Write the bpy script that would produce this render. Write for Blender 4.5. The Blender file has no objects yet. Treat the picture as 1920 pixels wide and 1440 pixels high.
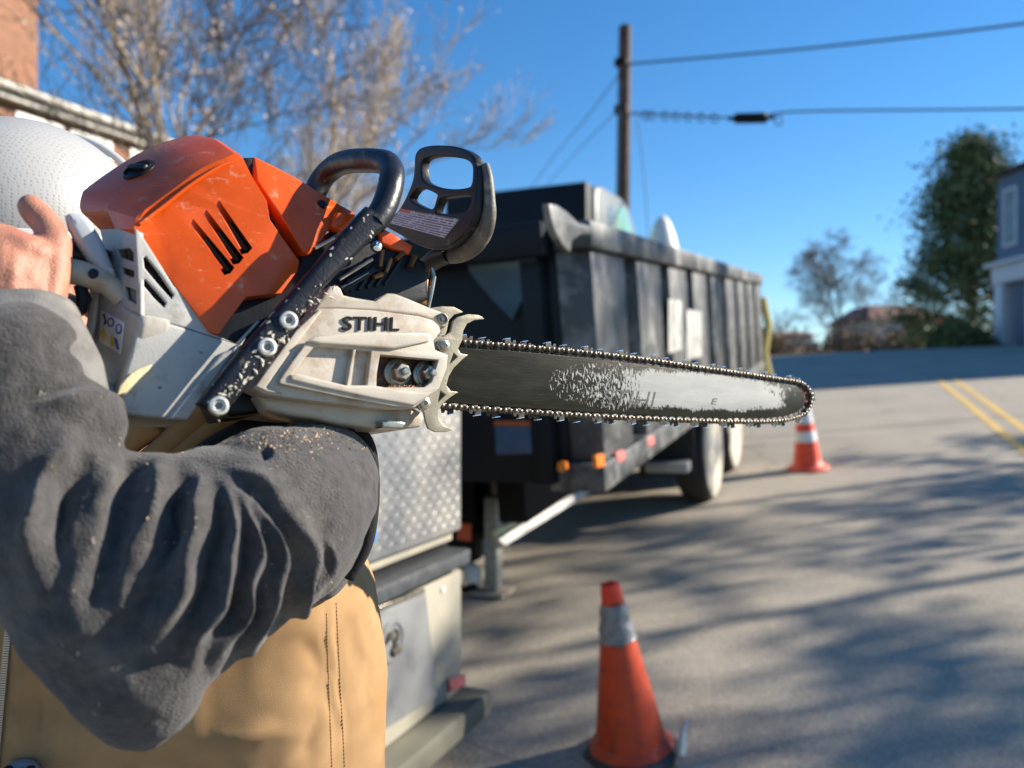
import bpy, bmesh, math, random
import numpy as np
from mathutils import Vector, Matrix
random.seed(7); RS = np.random.RandomState(7)
C = bpy.context.scene.collection
sc = bpy.context.scene
R = math.radians
# ---------------------------------------------------------------- camera, sky, sun, exposure
F = 1450.0
CZ = 1.7
camd = bpy.data.cameras.new('camera'); cam = bpy.data.objects.new('camera', camd); C.objects.link(cam)
cam.location = (0, 0, CZ); cam.rotation_euler = (R(90), 0, 0)
camd.sensor_width = 36; camd.lens = 36*F/1920; camd.clip_start = .05; camd.clip_end = 3000
camd.dof.use_dof = True; camd.dof.focus_distance = .93
APERTURE = .0086
camd.dof.aperture_fstop = camd.lens/1000/APERTURE
camd.dof.aperture_blades = 0
sc.camera = cam
SUN_EL = 27.5
SH = Vector((.972, .235, 0)).normalized()
SUN = Vector((SH.x*math.cos(R(SUN_EL)), SH.y*math.cos(R(SUN_EL)), math.sin(R(SUN_EL))))
w = bpy.data.worlds.new('World'); sc.world = w; w.use_nodes = True
wn = w.node_tree; wn.nodes.clear()
sky = wn.nodes.new('ShaderNodeTexSky'); sky.sky_type = 'NISHITA'; sky.sun_disc = False
sky.sun_elevation = R(SUN_EL); sky.sun_rotation = math.atan2(SH.x, SH.y)
sky.air_density = 1.0; sky.dust_density = .0; sky.ozone_density = 3.0; sky.altitude = 0
hs = wn.nodes.new('ShaderNodeHueSaturation'); hs.inputs['Saturation'].default_value = 1.25
bgn = wn.nodes.new('ShaderNodeBackground'); bgn.inputs['Strength'].default_value = .095
wo = wn.nodes.new('ShaderNodeOutputWorld')
tint = wn.nodes.new('ShaderNodeVectorMath'); tint.operation = 'MULTIPLY'; tint.inputs[1].default_value = (.88, .96, 1.05)
gam = wn.nodes.new('ShaderNodeGamma'); gam.inputs['Gamma'].default_value = .90
wn.links.new(sky.outputs[0], gam.inputs[0]); wn.links.new(gam.outputs[0], tint.inputs[0]); wn.links.new(tint.outputs[0], hs.inputs['Color']); wn.links.new(hs.outputs[0], bgn.inputs[0]); wn.links.new(bgn.outputs[0], wo.inputs[0])
sl = bpy.data.lights.new('sun', 'SUN'); sl.energy = 5.0; sl.angle = R(.53); sl.color = (1, .91, .78)
so = bpy.data.objects.new('sun', sl); C.objects.link(so)
so.rotation_euler = (-SUN).to_track_quat('-Z', 'Y').to_euler()
sc.view_settings.view_transform = 'Standard'; sc.view_settings.look = 'None'
sc.view_settings.gamma = 1; sc.view_settings.use_curve_mapping = False
sc.view_settings.exposure = 1.10
sc.cycles.use_denoising = True
sc.cycles.max_bounces = 6; sc.cycles.diffuse_bounces = 3; sc.cycles.glossy_bounces = 3
sc.cycles.transparent_max_bounces = 6
sc.cycles.caustics_reflective = False; sc.cycles.caustics_refractive = False

# ---------------------------------------------------------------- helpers
def tag(o, label=None, cat=None, group=None, kind=None):
    if label: o['label'] = label
    if cat: o['category'] = cat
    if group: o['group'] = group
    if kind: o['kind'] = kind
    return o
BASES = {}
def thing(name, loc, label, cat, group=None):
    o = bpy.data.objects.new(name, None); C.objects.link(o); o.location = loc
    o.empty_display_size = .1
    BASES[o.name] = Vector(loc)
    return tag(o, label, cat, group)
def base_of(p):
    return BASES.get(p.name, Vector((0, 0, 0)))
def put(name, me, mat, parent=None, angle=35, base=None):
    """link a mesh given in world coordinates; its origin goes to its parent's base"""
    b = base_of(parent) if parent else (Vector(base) if base is not None else Vector((0, 0, 0)))
    me.transform(Matrix.Translation(-b))
    me.materials.clear(); me.materials.append(mat)
    me.shade_smooth()
    me.set_sharp_from_angle(angle=R(angle))
    o = bpy.data.objects.new(name, me); C.objects.link(o)
    if parent: o.parent = parent; BASES[o.name] = b
    else: o.location = b; BASES[o.name] = b
    return o
def mesh(verts, faces):
    me = bpy.data.meshes.new('m'); me.from_pydata([tuple(v) for v in verts], [], faces); me.update()
    bm = bmesh.new(); bm.from_mesh(me); bmesh.ops.recalc_face_normals(bm, faces=bm.faces); bm.to_mesh(me); bm.free()
    return me
def bevel(me, wd, seg=2, ang=30):
    bm = bmesh.new(); bm.from_mesh(me)
    bmesh.ops.remove_doubles(bm, verts=bm.verts, dist=1e-6)
    es = [e for e in bm.edges if len(e.link_faces) == 2 and e.calc_face_angle(0) > R(ang)]
    if es and wd > 0: bmesh.ops.bevel(bm, geom=es, offset=wd, segments=seg, profile=.5, affect='EDGES', clamp_overlap=True)
    bmesh.ops.recalc_face_normals(bm, faces=bm.faces)
    bm.to_mesh(me); bm.free(); return me
def join(meshes):
    bm = bmesh.new()
    for m in meshes: bm.from_mesh(m)
    me = bpy.data.meshes.new('m'); bm.to_mesh(me); bm.free(); return me
def P(px, py, d): return Vector(((px-960)/F*d, d, CZ+(720-py)/F*d))
# planes: frame = (O, ax, ay, az)
def hit(px, py, O, n):
    r = Vector(((px-960)/F, 1, (720-py)/F)); c = Vector((0, 0, CZ))
    return c + r*((O-c).dot(n)/r.dot(n))
def to2(p, fr): q = p-fr[0]; return (q.dot(fr[1]), q.dot(fr[2]))
def on(pts, fr): return [to2(hit(x, y, fr[0], fr[3]), fr) for x, y in pts]
def smooth2(pts, k=4):
    n = len(pts); out = []
    for i in range(n):
        p0, p1, p2, p3 = [np.array(pts[(i+j) % n], float) for j in (-1, 0, 1, 2)]
        for t in np.linspace(0, 1, k, endpoint=False):
            out.append(tuple(.5*((2*p1)+(-p0+p2)*t+(2*p0-5*p1+4*p2-p3)*t*t+(-p0+3*p1-3*p2+p3)*t**3)))
    return out
def frM(fr): 
    return Matrix(((fr[1].x, fr[2].x, fr[3].x, fr[0].x), (fr[1].y, fr[2].y, fr[3].y, fr[0].y), (fr[1].z, fr[2].z, fr[3].z, fr[0].z), (0, 0, 0, 1)))
def slab_me(polys, fr, depth, bev=.001, seg=2):
    """outlines in a plane (the first may have holes) -> a real solid: front at the plane, going back by depth"""
    cu = bpy.data.curves.new('c', 'CURVE'); cu.dimensions = '2D'; cu.fill_mode = 'BOTH'
    for p in polys:
        s = cu.splines.new('POLY'); s.points.add(len(p)-1)
        for k, (a, b) in enumerate(p): s.points[k].co = (a, b, 0, 1)
        s.use_cyclic_u = True
    bev = min(bev, depth*.45)
    cu.extrude = max(depth/2-bev, 1e-5); cu.bevel_depth = bev; cu.bevel_resolution = seg; cu.offset = -bev
    ob = bpy.data.objects.new('c', cu); C.objects.link(ob)
    dg = bpy.context.evaluated_depsgraph_get(); dg.update()
    me = bpy.data.meshes.new_from_object(ob.evaluated_get(dg))
    bpy.data.objects.remove(ob); bpy.data.curves.remove(cu)
    me.transform(frM(fr) @ Matrix.Translation((0, 0, -depth/2)))
    bm = bmesh.new(); bm.from_mesh(me); bmesh.ops.remove_doubles(bm, verts=bm.verts, dist=2e-5); bm.to_mesh(me); bm.free()
    return me
def tube_me(pts, rad, sides=12, cyclic=False, flat=1.0, up=None):
    pts = [Vector(p) for p in pts]; n = len(pts)
    if not hasattr(rad, '__len__'): rad = [rad]*n
    vs, fs = [], []
    prev = None
    for i in range(n):
        a = pts[(i-1) % n] if (cyclic or i > 0) else pts[0]
        b = pts[(i+1) % n] if (cyclic or i < n-1) else pts[-1]
        t = (b-a).normalized()
        if prev is None:
            ref = Vector(up) if up is not None else (Vector((0, 0, 1)) if abs(t.z) < .9 else Vector((1, 0, 0)))
            x = (ref - t*ref.dot(t)).normalized()
        else:
            x = (prev - t*prev.dot(t)).normalized()
        prev = x; y = t.cross(x)
        for k in range(sides):
            an = 2*math.pi*k/sides
            vs.append(pts[i] + x*math.cos(an)*rad[i] + y*math.sin(an)*rad[i]*flat)
    m = n if cyclic else n-1
    for i in range(m):
        j = (i+1) % n
        for k in range(sides):
            k2 = (k+1) % sides
            fs.append((i*sides+k, i*sides+k2, j*sides+k2, j*sides+k))
    if not cyclic:
        fs.append(tuple(range(sides))); fs.append(tuple(range((n-1)*sides, n*sides)))
    return mesh(vs, fs)
def curve_pts(pts, k=6):
    out = []; n = len(pts)
    P_ = [np.array(p, float) for p in pts]
    for i in range(n-1):
        p0 = P_[max(i-1, 0)]; p1 = P_[i]; p2 = P_[i+1]; p3 = P_[min(i+2, n-1)]
        for t in np.linspace(0, 1, k, endpoint=False):
            out.append(.5*((2*p1)+(-p0+p2)*t+(2*p0-5*p1+4*p2-p3)*t*t+(-p0+3*p1-3*p2+p3)*t**3))
    out.append(P_[-1]); return out
def box_me(fr, a0, a1, b0, b1, c0, c1, bev=0):
    vs = [fr[0]+fr[1]*a+fr[2]*b+fr[3]*c for a in (a0, a1) for b in (b0, b1) for c in (c0, c1)]
    me = mesh(vs, [(0, 1, 3, 2), (4, 6, 7, 5), (0, 4, 5, 1), (2, 3, 7, 6), (0, 2, 6, 4), (1, 5, 7, 3)])
    return bevel(me, bev, 2) if bev else me
WF = (Vector((0, 0, 0)), Vector((1, 0, 0)), Vector((0, 1, 0)), Vector((0, 0, 1)))
def lathe_me(prof, fr, seg=32):
    """profile of (radius, height) round fr's third axis"""
    vs, fs = [], []
    for (r, h) in prof:
        for k in range(seg):
            a = 2*math.pi*k/seg
            vs.append(fr[0]+fr[1]*r*math.cos(a)+fr[2]*r*math.sin(a)+fr[3]*h)
    n = len(prof)
    for i in range(n-1):
        for k in range(seg):
            k2 = (k+1) % seg
            fs.append((i*seg+k, i*seg+k2, (i+1)*seg+k2, (i+1)*seg+k))
    fs.append(tuple(range(seg))); fs.append(tuple(range((n-1)*seg, n*seg)))
    return mesh(vs, fs)
def frame_at(O, az, ref=(0, 0, 1)):
    az = Vector(az).normalized(); ref = Vector(ref)
    ax = ref.cross(az).normalized(); ay = az.cross(ax)
    return (Vector(O), ax, ay, az)
def loft_me(front, back, capf=True, capb=True):
    n = len(front); vs = list(front)+list(back); fs = []
    for i in range(n):
        j = (i+1) % n; fs.append((i, j, n+j, n+i))
    if capf: fs.append(tuple(range(n)))
    if capb: fs.append(tuple(range(n, 2*n)))
    me = mesh(vs, fs)
    bm = bmesh.new(); bm.from_mesh(me); 
    bmesh.ops.triangulate(bm, faces=[f for f in bm.faces if len(f.verts) > 4]); bm.to_mesh(me); bm.free()
    return me
def eval_mods(me, mods):
    o = bpy.data.objects.new('t', me); C.objects.link(o)
    for typ, kw in mods:
        m = o.modifiers.new('m', typ)
        for k, v in kw.items(): setattr(m, k, v)
    dg = bpy.context.evaluated_depsgraph_get(); dg.update()
    r = bpy.data.meshes.new_from_object(o.evaluated_get(dg)); bpy.data.objects.remove(o); return r
def _ico(sub):
    bm = bmesh.new(); bmesh.ops.create_icosphere(bm, subdivisions=sub, radius=1)
    v = np.array([x.co[:] for x in bm.verts]); f = np.array([[q.index for q in x.verts] for x in bm.faces]); bm.free(); return v, f
ICO = {k: _ico(k) for k in (1, 2, 3)}
def blobs_me(chains, voxel, smooth=6, step=.35, sub=3):
    """chains of (point, radius) -> one continuous skin"""
    V, Fc = ICO[sub]; vs, fs, off = [], [], 0
    for ch in chains:
        L = []
        for i in range(len(ch)):
            L.append((Vector(ch[i][0]), ch[i][1]))
            if i < len(ch)-1:
                a, b = Vector(ch[i][0]), Vector(ch[i+1][0]); ra, rb = ch[i][1], ch[i+1][1]
                n = int((b-a).length/(step*min(ra, rb)))
                for k in range(1, n): 
                    t = k/n; L.append((a.lerp(b, t), ra+(rb-ra)*t))
        for c, r in L:
            vs.append(V*r+np.array(c[:])); fs.append(Fc+off); off += len(V)
    vs = np.vstack(vs); fs = np.vstack(fs)
    me = bpy.data.meshes.new('b'); me.from_pydata(vs.tolist(), [], fs.tolist())
    return eval_mods(me, [('REMESH', dict(mode='VOXEL', voxel_size=voxel)), ('SMOOTH', dict(factor=.6, iterations=smooth))])
def verts_np(me):
    a = np.empty(len(me.vertices)*3, np.float32); me.vertices.foreach_get('co', a); return a.reshape(-1, 3).astype(float)
def normals_np(me):
    a = np.empty(len(me.vertices)*3, np.float32); me.vertices.foreach_get('normal', a); return a.reshape(-1, 3).astype(float)
def set_verts(me, v): me.vertices.foreach_set('co', v.astype(np.float32).ravel()); me.update()
def proj(v): return np.stack([960+F*v[:, 0]/v[:, 1], 720-F*(v[:, 2]-CZ)/v[:, 1]], 1)

# ---------------------------------------------------------------- materials
def nd(nt, t, **kw):
    n = nt.nodes.new(t)
    for k, v in kw.items(): setattr(n, k, v)
    return n
def principled(name):
    m = bpy.data.materials.new(name); m.use_nodes = True; nt = m.node_tree
    return m, nt, nt.nodes['Principled BSDF']
def mat(name, col, rough=.5, metal=0, noise=.12, nscale=30, bump=0, bscale=200, dirt=None, dirt_amt=0, dirt_scale=12, spec=.5, coat=0,
        scratch=None, speck=None, speck_scale=60, speck_amt=.0, sheen=0, rvar=.1):
    """procedural paint / plastic / metal: tone noise, roughness noise, optional dirt and specks, fine relief"""
    m, nt, b = principled(name); L = nt.links
    tc = nd(nt, 'ShaderNodeTexCoord')
    n1 = nd(nt, 'ShaderNodeTexNoise'); n1.inputs['Scale'].default_value = nscale; n1.inputs['Detail'].default_value = 6
    L.new(tc.outputs['Object'], n1.inputs['Vector'])
    mr = nd(nt, 'ShaderNodeMapRange'); mr.inputs['To Min'].default_value = 1-noise; mr.inputs['To Max'].default_value = 1+noise
    mr.inputs['From Min'].default_value = .3; mr.inputs['From Max'].default_value = .7
    L.new(n1.outputs['Fac'], mr.inputs['Value'])
    mul = nd(nt, 'ShaderNodeVectorMath', operation='SCALE'); mul.inputs[0].default_value = col[:3]
    L.new(mr.outputs[0], mul.inputs['Scale'])
    out = mul.outputs[0]
    if dirt is not None:
        n2 = nd(nt, 'ShaderNodeTexNoise'); n2.inputs['Scale'].default_value = dirt_scale; n2.inputs['Detail'].default_value = 8; n2.inputs['Roughness'].default_value = .65
        L.new(tc.outputs['Object'], n2.inputs['Vector'])
        r2 = nd(nt, 'ShaderNodeMapRange'); r2.inputs['From Min'].default_value = .62-.3*dirt_amt; r2.inputs['From Max'].default_value = .8-.2*dirt_amt
        L.new(n2.outputs['Fac'], r2.inputs['Value'])
        mx = nd(nt, 'ShaderNodeMix', data_type='RGBA'); L.new(r2.outputs[0], mx.inputs[0]); L.new(out, mx.inputs[6]); mx.inputs[7].default_value = (*dirt[:3], 1)
        out = mx.outputs[2]
    if speck is not None:
        v = nd(nt, 'ShaderNodeTexVoronoi'); v.inputs['Scale'].default_value = speck_scale; v.inputs['Randomness'].default_value = 1
        nz = nd(nt, 'ShaderNodeTexNoise'); nz.inputs['Scale'].default_value = speck_scale*.35; L.new(tc.outputs['Object'], nz.inputs['Vector'])
        add = nd(nt, 'ShaderNodeVectorMath', operation='MULTIPLY_ADD'); L.new(nz.outputs['Color'], add.inputs[0]); add.inputs[1].default_value = (.04,)*3; L.new(tc.outputs['Object'], add.inputs[2])
        L.new(add.outputs[0], v.inputs['Vector'])
        s1 = nd(nt, 'ShaderNodeSeparateColor'); L.new(v.outputs['Color'], s1.inputs[0])
        g1 = nd(nt, 'ShaderNodeMath', operation='MULTIPLY'); L.new(s1.outputs[0], g1.inputs[0]); g1.inputs[1].default_value = .42
        lt = nd(nt, 'ShaderNodeMath', operation='LESS_THAN'); L.new(v.outputs['Distance'], lt.inputs[0]); L.new(g1.outputs[0], lt.inputs[1])
        g2 = nd(nt, 'ShaderNodeMath', operation='LESS_THAN'); L.new(s1.outputs[1], g2.inputs[0]); g2.inputs[1].default_value = speck_amt
        g3 = nd(nt, 'ShaderNodeMath', operation='MULTIPLY'); L.new(lt.outputs[0], g3.inputs[0]); L.new(g2.outputs[0], g3.inputs[1])
        mx = nd(nt, 'ShaderNodeMix', data_type='RGBA'); L.new(g3.outputs[0], mx.inputs[0]); L.new(out, mx.inputs[6]); mx.inputs[7].default_value = (*speck[:3], 1)
        out = mx.outputs[2]
    if scratch is not None:
        mp = nd(nt, 'ShaderNodeMapping'); mp.inputs['Scale'].default_value = (9, 9, 60); mp.inputs['Rotation'].default_value = (.5, .9, .3); L.new(tc.outputs['Object'], mp.inputs[0])
        ns = nd(nt, 'ShaderNodeTexNoise'); ns.inputs['Scale'].default_value = 3; ns.inputs['Detail'].default_value = 8; ns.inputs['Roughness'].default_value = .7; L.new(mp.outputs[0], ns.inputs['Vector'])
        rs_ = nd(nt, 'ShaderNodeMapRange'); rs_.inputs['From Min'].default_value = .62; rs_.inputs['From Max'].default_value = .72; rs_.inputs['To Max'].default_value = .7; L.new(ns.outputs['Fac'], rs_.inputs['Value'])
        mx = nd(nt, 'ShaderNodeMix', data_type='RGBA'); L.new(rs_.outputs[0], mx.inputs[0]); L.new(out, mx.inputs[6]); mx.inputs[7].default_value = (*scratch[:3], 1)
        out = mx.outputs[2]
    L.new(out, b.inputs['Base Color'])
    r3 = nd(nt, 'ShaderNodeMapRange'); r3.inputs['To Min'].default_value = max(0, rough-rvar); r3.inputs['To Max'].default_value = min(1, rough+rvar)
    L.new(n1.outputs['Fac'], r3.inputs['Value']); L.new(r3.outputs[0], b.inputs['Roughness'])
    b.inputs['Metallic'].default_value = metal; b.inputs['Specular IOR Level'].default_value = spec; b.inputs['Coat Weight'].default_value = coat
    if sheen: b.inputs['Sheen Weight'].default_value = sheen
    if bump:
        n4 = nd(nt, 'ShaderNodeTexNoise'); n4.inputs['Scale'].default_value = bscale; n4.inputs['Detail'].default_value = 4; L.new(tc.outputs['Object'], n4.inputs['Vector'])
        bp = nd(nt, 'ShaderNodeBump'); bp.inputs['Strength'].default_value = min(1, bump); bp.inputs['Distance'].default_value = .0015*max(1, bump)
        L.new(n4.outputs['Fac'], bp.inputs['Height']); L.new(bp.outputs[0], b.inputs['Normal'])
    return m
M = {}
M['orange'] = mat('orange_plastic', (.57, .074, .003), .30, noise=.14, nscale=25, dirt=(.62, .34, .22), dirt_amt=.05, dirt_scale=45, bump=.10, bscale=260, spec=.4, scratch=(.85, .45, .30))
M['cream'] = mat('cream_painted_metal', (.47, .415, .335), .42, noise=.12, nscale=18, scratch=(.30, .22, .14), dirt=(.27, .18, .10), dirt_amt=.36, dirt_scale=24, bump=.12, bscale=500)
M['greyplastic'] = mat('light_grey_plastic', (.40, .39, .36), .5, noise=.08, nscale=22, dirt=(.24, .20, .16), dirt_amt=.25, dirt_scale=38, bump=.2, bscale=420, speck=(.16, .13, .10), speck_scale=120, speck_amt=.05)
M['fin'] = mat('blue_grey_plastic', (.36, .39, .42), .45, noise=.08, bump=.1)
M['black'] = mat('black_plastic', (.008, .009, .011), .42, noise=.2, bump=.12, bscale=300, spec=.25)
M['rubber'] = mat('black_rubber', (.014, .015, .018), .36, noise=.25, bump=.35, bscale=160, dirt=(.12, .11, .09), dirt_amt=.14, dirt_scale=50)
M['barblack'] = mat('black_bar_with_sawdust', (.008, .009, .013), .35, noise=.2, spec=.3, speck=(.52, .48, .40), speck_scale=130, speck_amt=.30, dirt=(.16, .13, .09), dirt_amt=.08, dirt_scale=60, bump=.3, bscale=250)
M['dark_in'] = mat('dark_opening_fill', (.012, .010, .008), .5, noise=.3, bump=.3)  # dark of slots, sockets and keyholes put into the colour
M['rust'] = mat('oily_brown_recess', (.045, .018, .008), .55, noise=.4, dirt=(.20, .10, .045), dirt_amt=.25, dirt_scale=90, bump=.5, bscale=300)
M['steel'] = mat('worn_steel', (.42, .39, .32), .30, metal=.85, noise=.15, nscale=60, bump=.1, bscale=300, dirt=(.20, .14, .08), dirt_amt=.12, dirt_scale=60)
M['nut'] = mat('zinc_nut', (.33, .30, .25), .35, metal=.8, noise=.2, nscale=90, bump=.2, bscale=500)
M['spike'] = mat('plated_spike_steel', (.33, .28, .19), .34, metal=.45, noise=.12, nscale=70, dirt=(.25, .17, .08), dirt_amt=.18, dirt_scale=60, bump=.15, bscale=400)
M['link'] = mat('oily_chain_steel', (.06, .05, .038), .4, metal=.5, noise=.35, nscale=200)
M['rivet'] = mat('chain_rivet_steel', (.17, .14, .10), .34, metal=.5, noise=.3, nscale=250)
M['cutter'] = mat('bright_cutter_chrome', (.80, .80, .82), .18, metal=.95, noise=.1)
M['white_plastic'] = mat('white_plastic', (.62, .61, .58), .4, noise=.06, bump=.1)
M['brass'] = mat('muffler_brown_metal', (.20, .09, .03), .35, metal=.6, noise=.4)
M['chip'] = mat('pale_fresh_wood', (.72, .62, .34), .6, noise=.12, nscale=80, bump=.4)
M['skin'] = mat('skin', (.43, .19, .12), .52, noise=.18, nscale=70, bump=.6, bscale=520, dirt=(.40, .12, .08), dirt_amt=.35, dirt_scale=22)
M['skin'].node_tree.nodes['Principled BSDF'].inputs['Subsurface Weight'].default_value = .15
M['skin'].node_tree.nodes['Principled BSDF'].inputs['Subsurface Radius'].default_value = (.012, .004, .002)
M['skin'].node_tree.nodes['Principled BSDF'].inputs['Subsurface Scale'].default_value = .4
M['fleece'] = mat('charcoal_fleece', (.060, .057, .056), .95, noise=.28, nscale=90, bump=1.5, bscale=420, speck=(.35, .32, .27), speck_scale=240, speck_amt=.012, dirt=(.15, .137, .118), dirt_amt=.34, dirt_scale=9, sheen=.18, spec=.15)
M['canvas'] = mat('tan_duck_canvas', (.35, .215, .105), .9, noise=.12, nscale=25, bump=.35, bscale=1200, dirt=(.33, .18, .07), dirt_amt=.38, dirt_scale=7, spec=.15)
M['lining'] = mat('black_lining', (.006, .006, .008), .9, noise=.3, bump=.5)
M['denim'] = mat('dark_blue_denim', (.03, .045, .09), .9, noise=.2, bump=.6, bscale=900)
M['zip'] = mat('zip_teeth', (.45, .43, .36), .35, metal=.6)
M['boot'] = mat('brown_boot_leather', (.12, .06, .03), .55, noise=.3)
M['hat'] = mat('white_hard_hat', (.48, .48, .46), .32, noise=.03)
M['hair'] = mat('brown_hair', (.05, .03, .02), .7, noise=.3, bump=1, bscale=300)
M['eye'] = mat('eye_white', (.7, .7, .68), .2)

# ---------------------------------------------------------------- ground
GA, GB, CREST = .07, .0725, 27.0
def gz(x, y):
    x = np.asarray(x, float); y = np.asarray(y, float)
    xs = 24*np.tanh(x/24)
    fade = np.clip((y-CREST)/30, 0, 1)
    base = GB*np.minimum(y, CREST)
    t = np.maximum(y-CREST, 0)
    # slope eases from GB to -.02 over 14 m, then level
    e = np.minimum(t, 14); base = base + GB*e - (GB+.03)*e*e/28 - .03*np.clip(t-14, 0, 60)
    base = np.where(y < -10, GB*(-10), base)
    return base + GA*xs*(1-.6*fade)
def G(x, y): return float(gz(x, y))
HD = Vector((.403, .915, 0)).normalized(); RT = Vector((HD.y, -HD.x, 0))
HT = Vector((HD.x, HD.y, GB*HD.y+GA*HD.x)).normalized(); UP = Vector((-GA, -GB, 1)).normalized(); RTT = HT.cross(UP).normalized()
def grid_me(xs, ys, zoff=0.0, along=False, org=(0, 0)):
    vs, fs = [], []
    for j, y in enumerate(ys):
        for i, x in enumerate(xs):
            if along:
                q = Vector((org[0], org[1], 0))+HD*y+RT*x; X, Y = q.x, q.y
            else: X, Y = x, y
            vs.append((X, Y, 0))
    a = np.array(vs); a[:, 2] = gz(a[:, 0], a[:, 1])+zoff
    nx = len(xs)
    for j in range(len(ys)-1):
        for i in range(nx-1): fs.append((j*nx+i, j*nx+i+1, (j+1)*nx+i+1, (j+1)*nx+i))
    me = bpy.data.meshes.new('g'); me.from_pydata(a.tolist(), [], fs); me.update(); return me
def ground_mat():
    m, nt, b = principled('winter_grass_ground'); L = nt.links
    tc = nd(nt, 'ShaderNodeTexCoord'); n = nd(nt, 'ShaderNodeTexNoise'); n.inputs['Scale'].default_value = 1.2; n.inputs['Detail'].default_value = 8
    L.new(tc.outputs['Object'], n.inputs['Vector'])
    cr = nd(nt, 'ShaderNodeValToRGB'); cr.color_ramp.elements[0].color = (.10, .085, .04, 1); cr.color_ramp.elements[1].color = (.24, .19, .11, 1)
    cr.color_ramp.elements[0].position = .35; cr.color_ramp.elements[1].position = .65
    L.new(n.outputs['Fac'], cr.inputs[0]); L.new(cr.outputs[0], b.inputs['Base Color']); b.inputs['Roughness'].default_value = .95
    return m
def asphalt_mat():
    m, nt, b = principled('old_pale_asphalt'); L = nt.links
    tc = nd(nt, 'ShaderNodeTexCoord')
    n = nd(nt, 'ShaderNodeTexNoise'); n.inputs['Scale'].default_value = .9; n.inputs['Detail'].default_value = 7; L.new(tc.outputs['Object'], n.inputs['Vector'])
    cr = nd(nt, 'ShaderNodeValToRGB'); cr.color_ramp.elements[0].position = .3; cr.color_ramp.elements[1].position = .7
    cr.color_ramp.elements[0].color = (.29, .255, .205, 1); cr.color_ramp.elements[1].color = (.37, .327, .264, 1)
    L.new(n.outputs['Fac'], cr.inputs[0])
    v = nd(nt, 'ShaderNodeTexVoronoi'); v.inputs['Scale'].default_value = 110; L.new(tc.outputs['Object'], v.inputs['Vector'])
    sp = nd(nt, 'ShaderNodeSeparateColor'); L.new(v.outputs['Color'], sp.inputs[0])
    mr = nd(nt, 'ShaderNodeMapRange'); mr.inputs['To Min'].default_value = .80; mr.inputs['To Max'].default_value = 1.22; L.new(sp.outputs[0], mr.inputs['Value'])
    sc_ = nd(nt, 'ShaderNodeVectorMath', operation='SCALE'); L.new(cr.outputs[0], sc_.inputs[0]); L.new(mr.outputs[0], sc_.inputs['Scale'])
    # sealed cracks and joints
    v2 = nd(nt, 'ShaderNodeTexVoronoi', feature='DISTANCE_TO_EDGE'); v2.inputs['Scale'].default_value = .22
    n2 = nd(nt, 'ShaderNodeTexNoise'); n2.inputs['Scale'].default_value = 1.5; n2.inputs['Detail'].default_value = 6; L.new(tc.outputs['Object'], n2.inputs['Vector'])
    ma = nd(nt, 'ShaderNodeVectorMath', operation='MULTIPLY_ADD'); L.new(n2.outputs['Color'], ma.inputs[0]); ma.inputs[1].default_value = (.8, .8, .8); L.new(tc.outputs['Object'], ma.inputs[2])
    L.new(ma.outputs[0], v2.inputs['Vector'])
    r2 = nd(nt, 'ShaderNodeMapRange'); r2.inputs['From Min'].default_value = .002; r2.inputs['From Max'].default_value = .007; r2.inputs['To Min'].default_value = .78; r2.inputs['To Max'].default_value = 1
    L.new(v2.outputs['Distance'], r2.inputs['Value'])
    s2 = nd(nt, 'ShaderNodeVectorMath', operation='SCALE'); L.new(sc_.outputs[0], s2.inputs[0]); L.new(r2.outputs[0], s2.inputs['Scale'])
    n5 = nd(nt, 'ShaderNodeTexNoise'); n5.inputs['Scale'].default_value = 1.7; n5.inputs['Detail'].default_value = 9; n5.inputs['Roughness'].default_value = .68; n5.inputs['Distortion'].default_value = .6
    mp5 = nd(nt, 'ShaderNodeMapping'); mp5.inputs['Location'].default_value = (7, 3, 0); L.new(tc.outputs['Object'], mp5.inputs[0]); L.new(mp5.outputs[0], n5.inputs['Vector'])
    r5 = nd(nt, 'ShaderNodeMapRange'); r5.inputs['From Min'].default_value = .56; r5.inputs['From Max'].default_value = .72; r5.inputs['To Min'].default_value = 1; r5.inputs['To Max'].default_value = .78; L.new(n5.outputs['Fac'], r5.inputs['Value'])
    s5 = nd(nt, 'ShaderNodeVectorMath', operation='SCALE'); L.new(s2.outputs[0], s5.inputs[0]); L.new(r5.outputs[0], s5.inputs['Scale'])
    L.new(s5.outputs[0], b.inputs['Base Color']); b.inputs['Roughness'].default_value = .85; b.inputs['Specular IOR Level'].default_value = .3
    bp = nd(nt, 'ShaderNodeBump'); bp.inputs['Strength'].default_value = .8; bp.inputs['Distance'].default_value = .003
    L.new(v.outputs['Distance'], bp.inputs['Height']); L.new(bp.outputs[0], b.inputs['Normal'])
    return m
xs = list(np.concatenate([[-1500, -600, -200, -80], np.arange(-50, 51, 2), [80, 200, 600, 1500]]))
ys = list(np.concatenate([[-300, -100, -30, -10], np.arange(-8, 110, 1.5), [130, 180, 260, 400, 700, 1200, 2000]]))
g = put('ground', grid_me(xs, ys, -.03), ground_mat(), angle=180); tag(g, kind='structure')
ORG = (1.86, 7.1)
road = put('road', grid_me(list(np.arange(-5.0, 13.1, 1.0)), list(np.arange(-20, 130, 1.2)), 0.0, True, ORG), asphalt_mat(), angle=180); tag(road, kind='structure')
kerbm = mat('kerb_concrete', (.34, .32, .28), .85, noise=.15, nscale=6, bump=.5, bscale=60)
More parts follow.
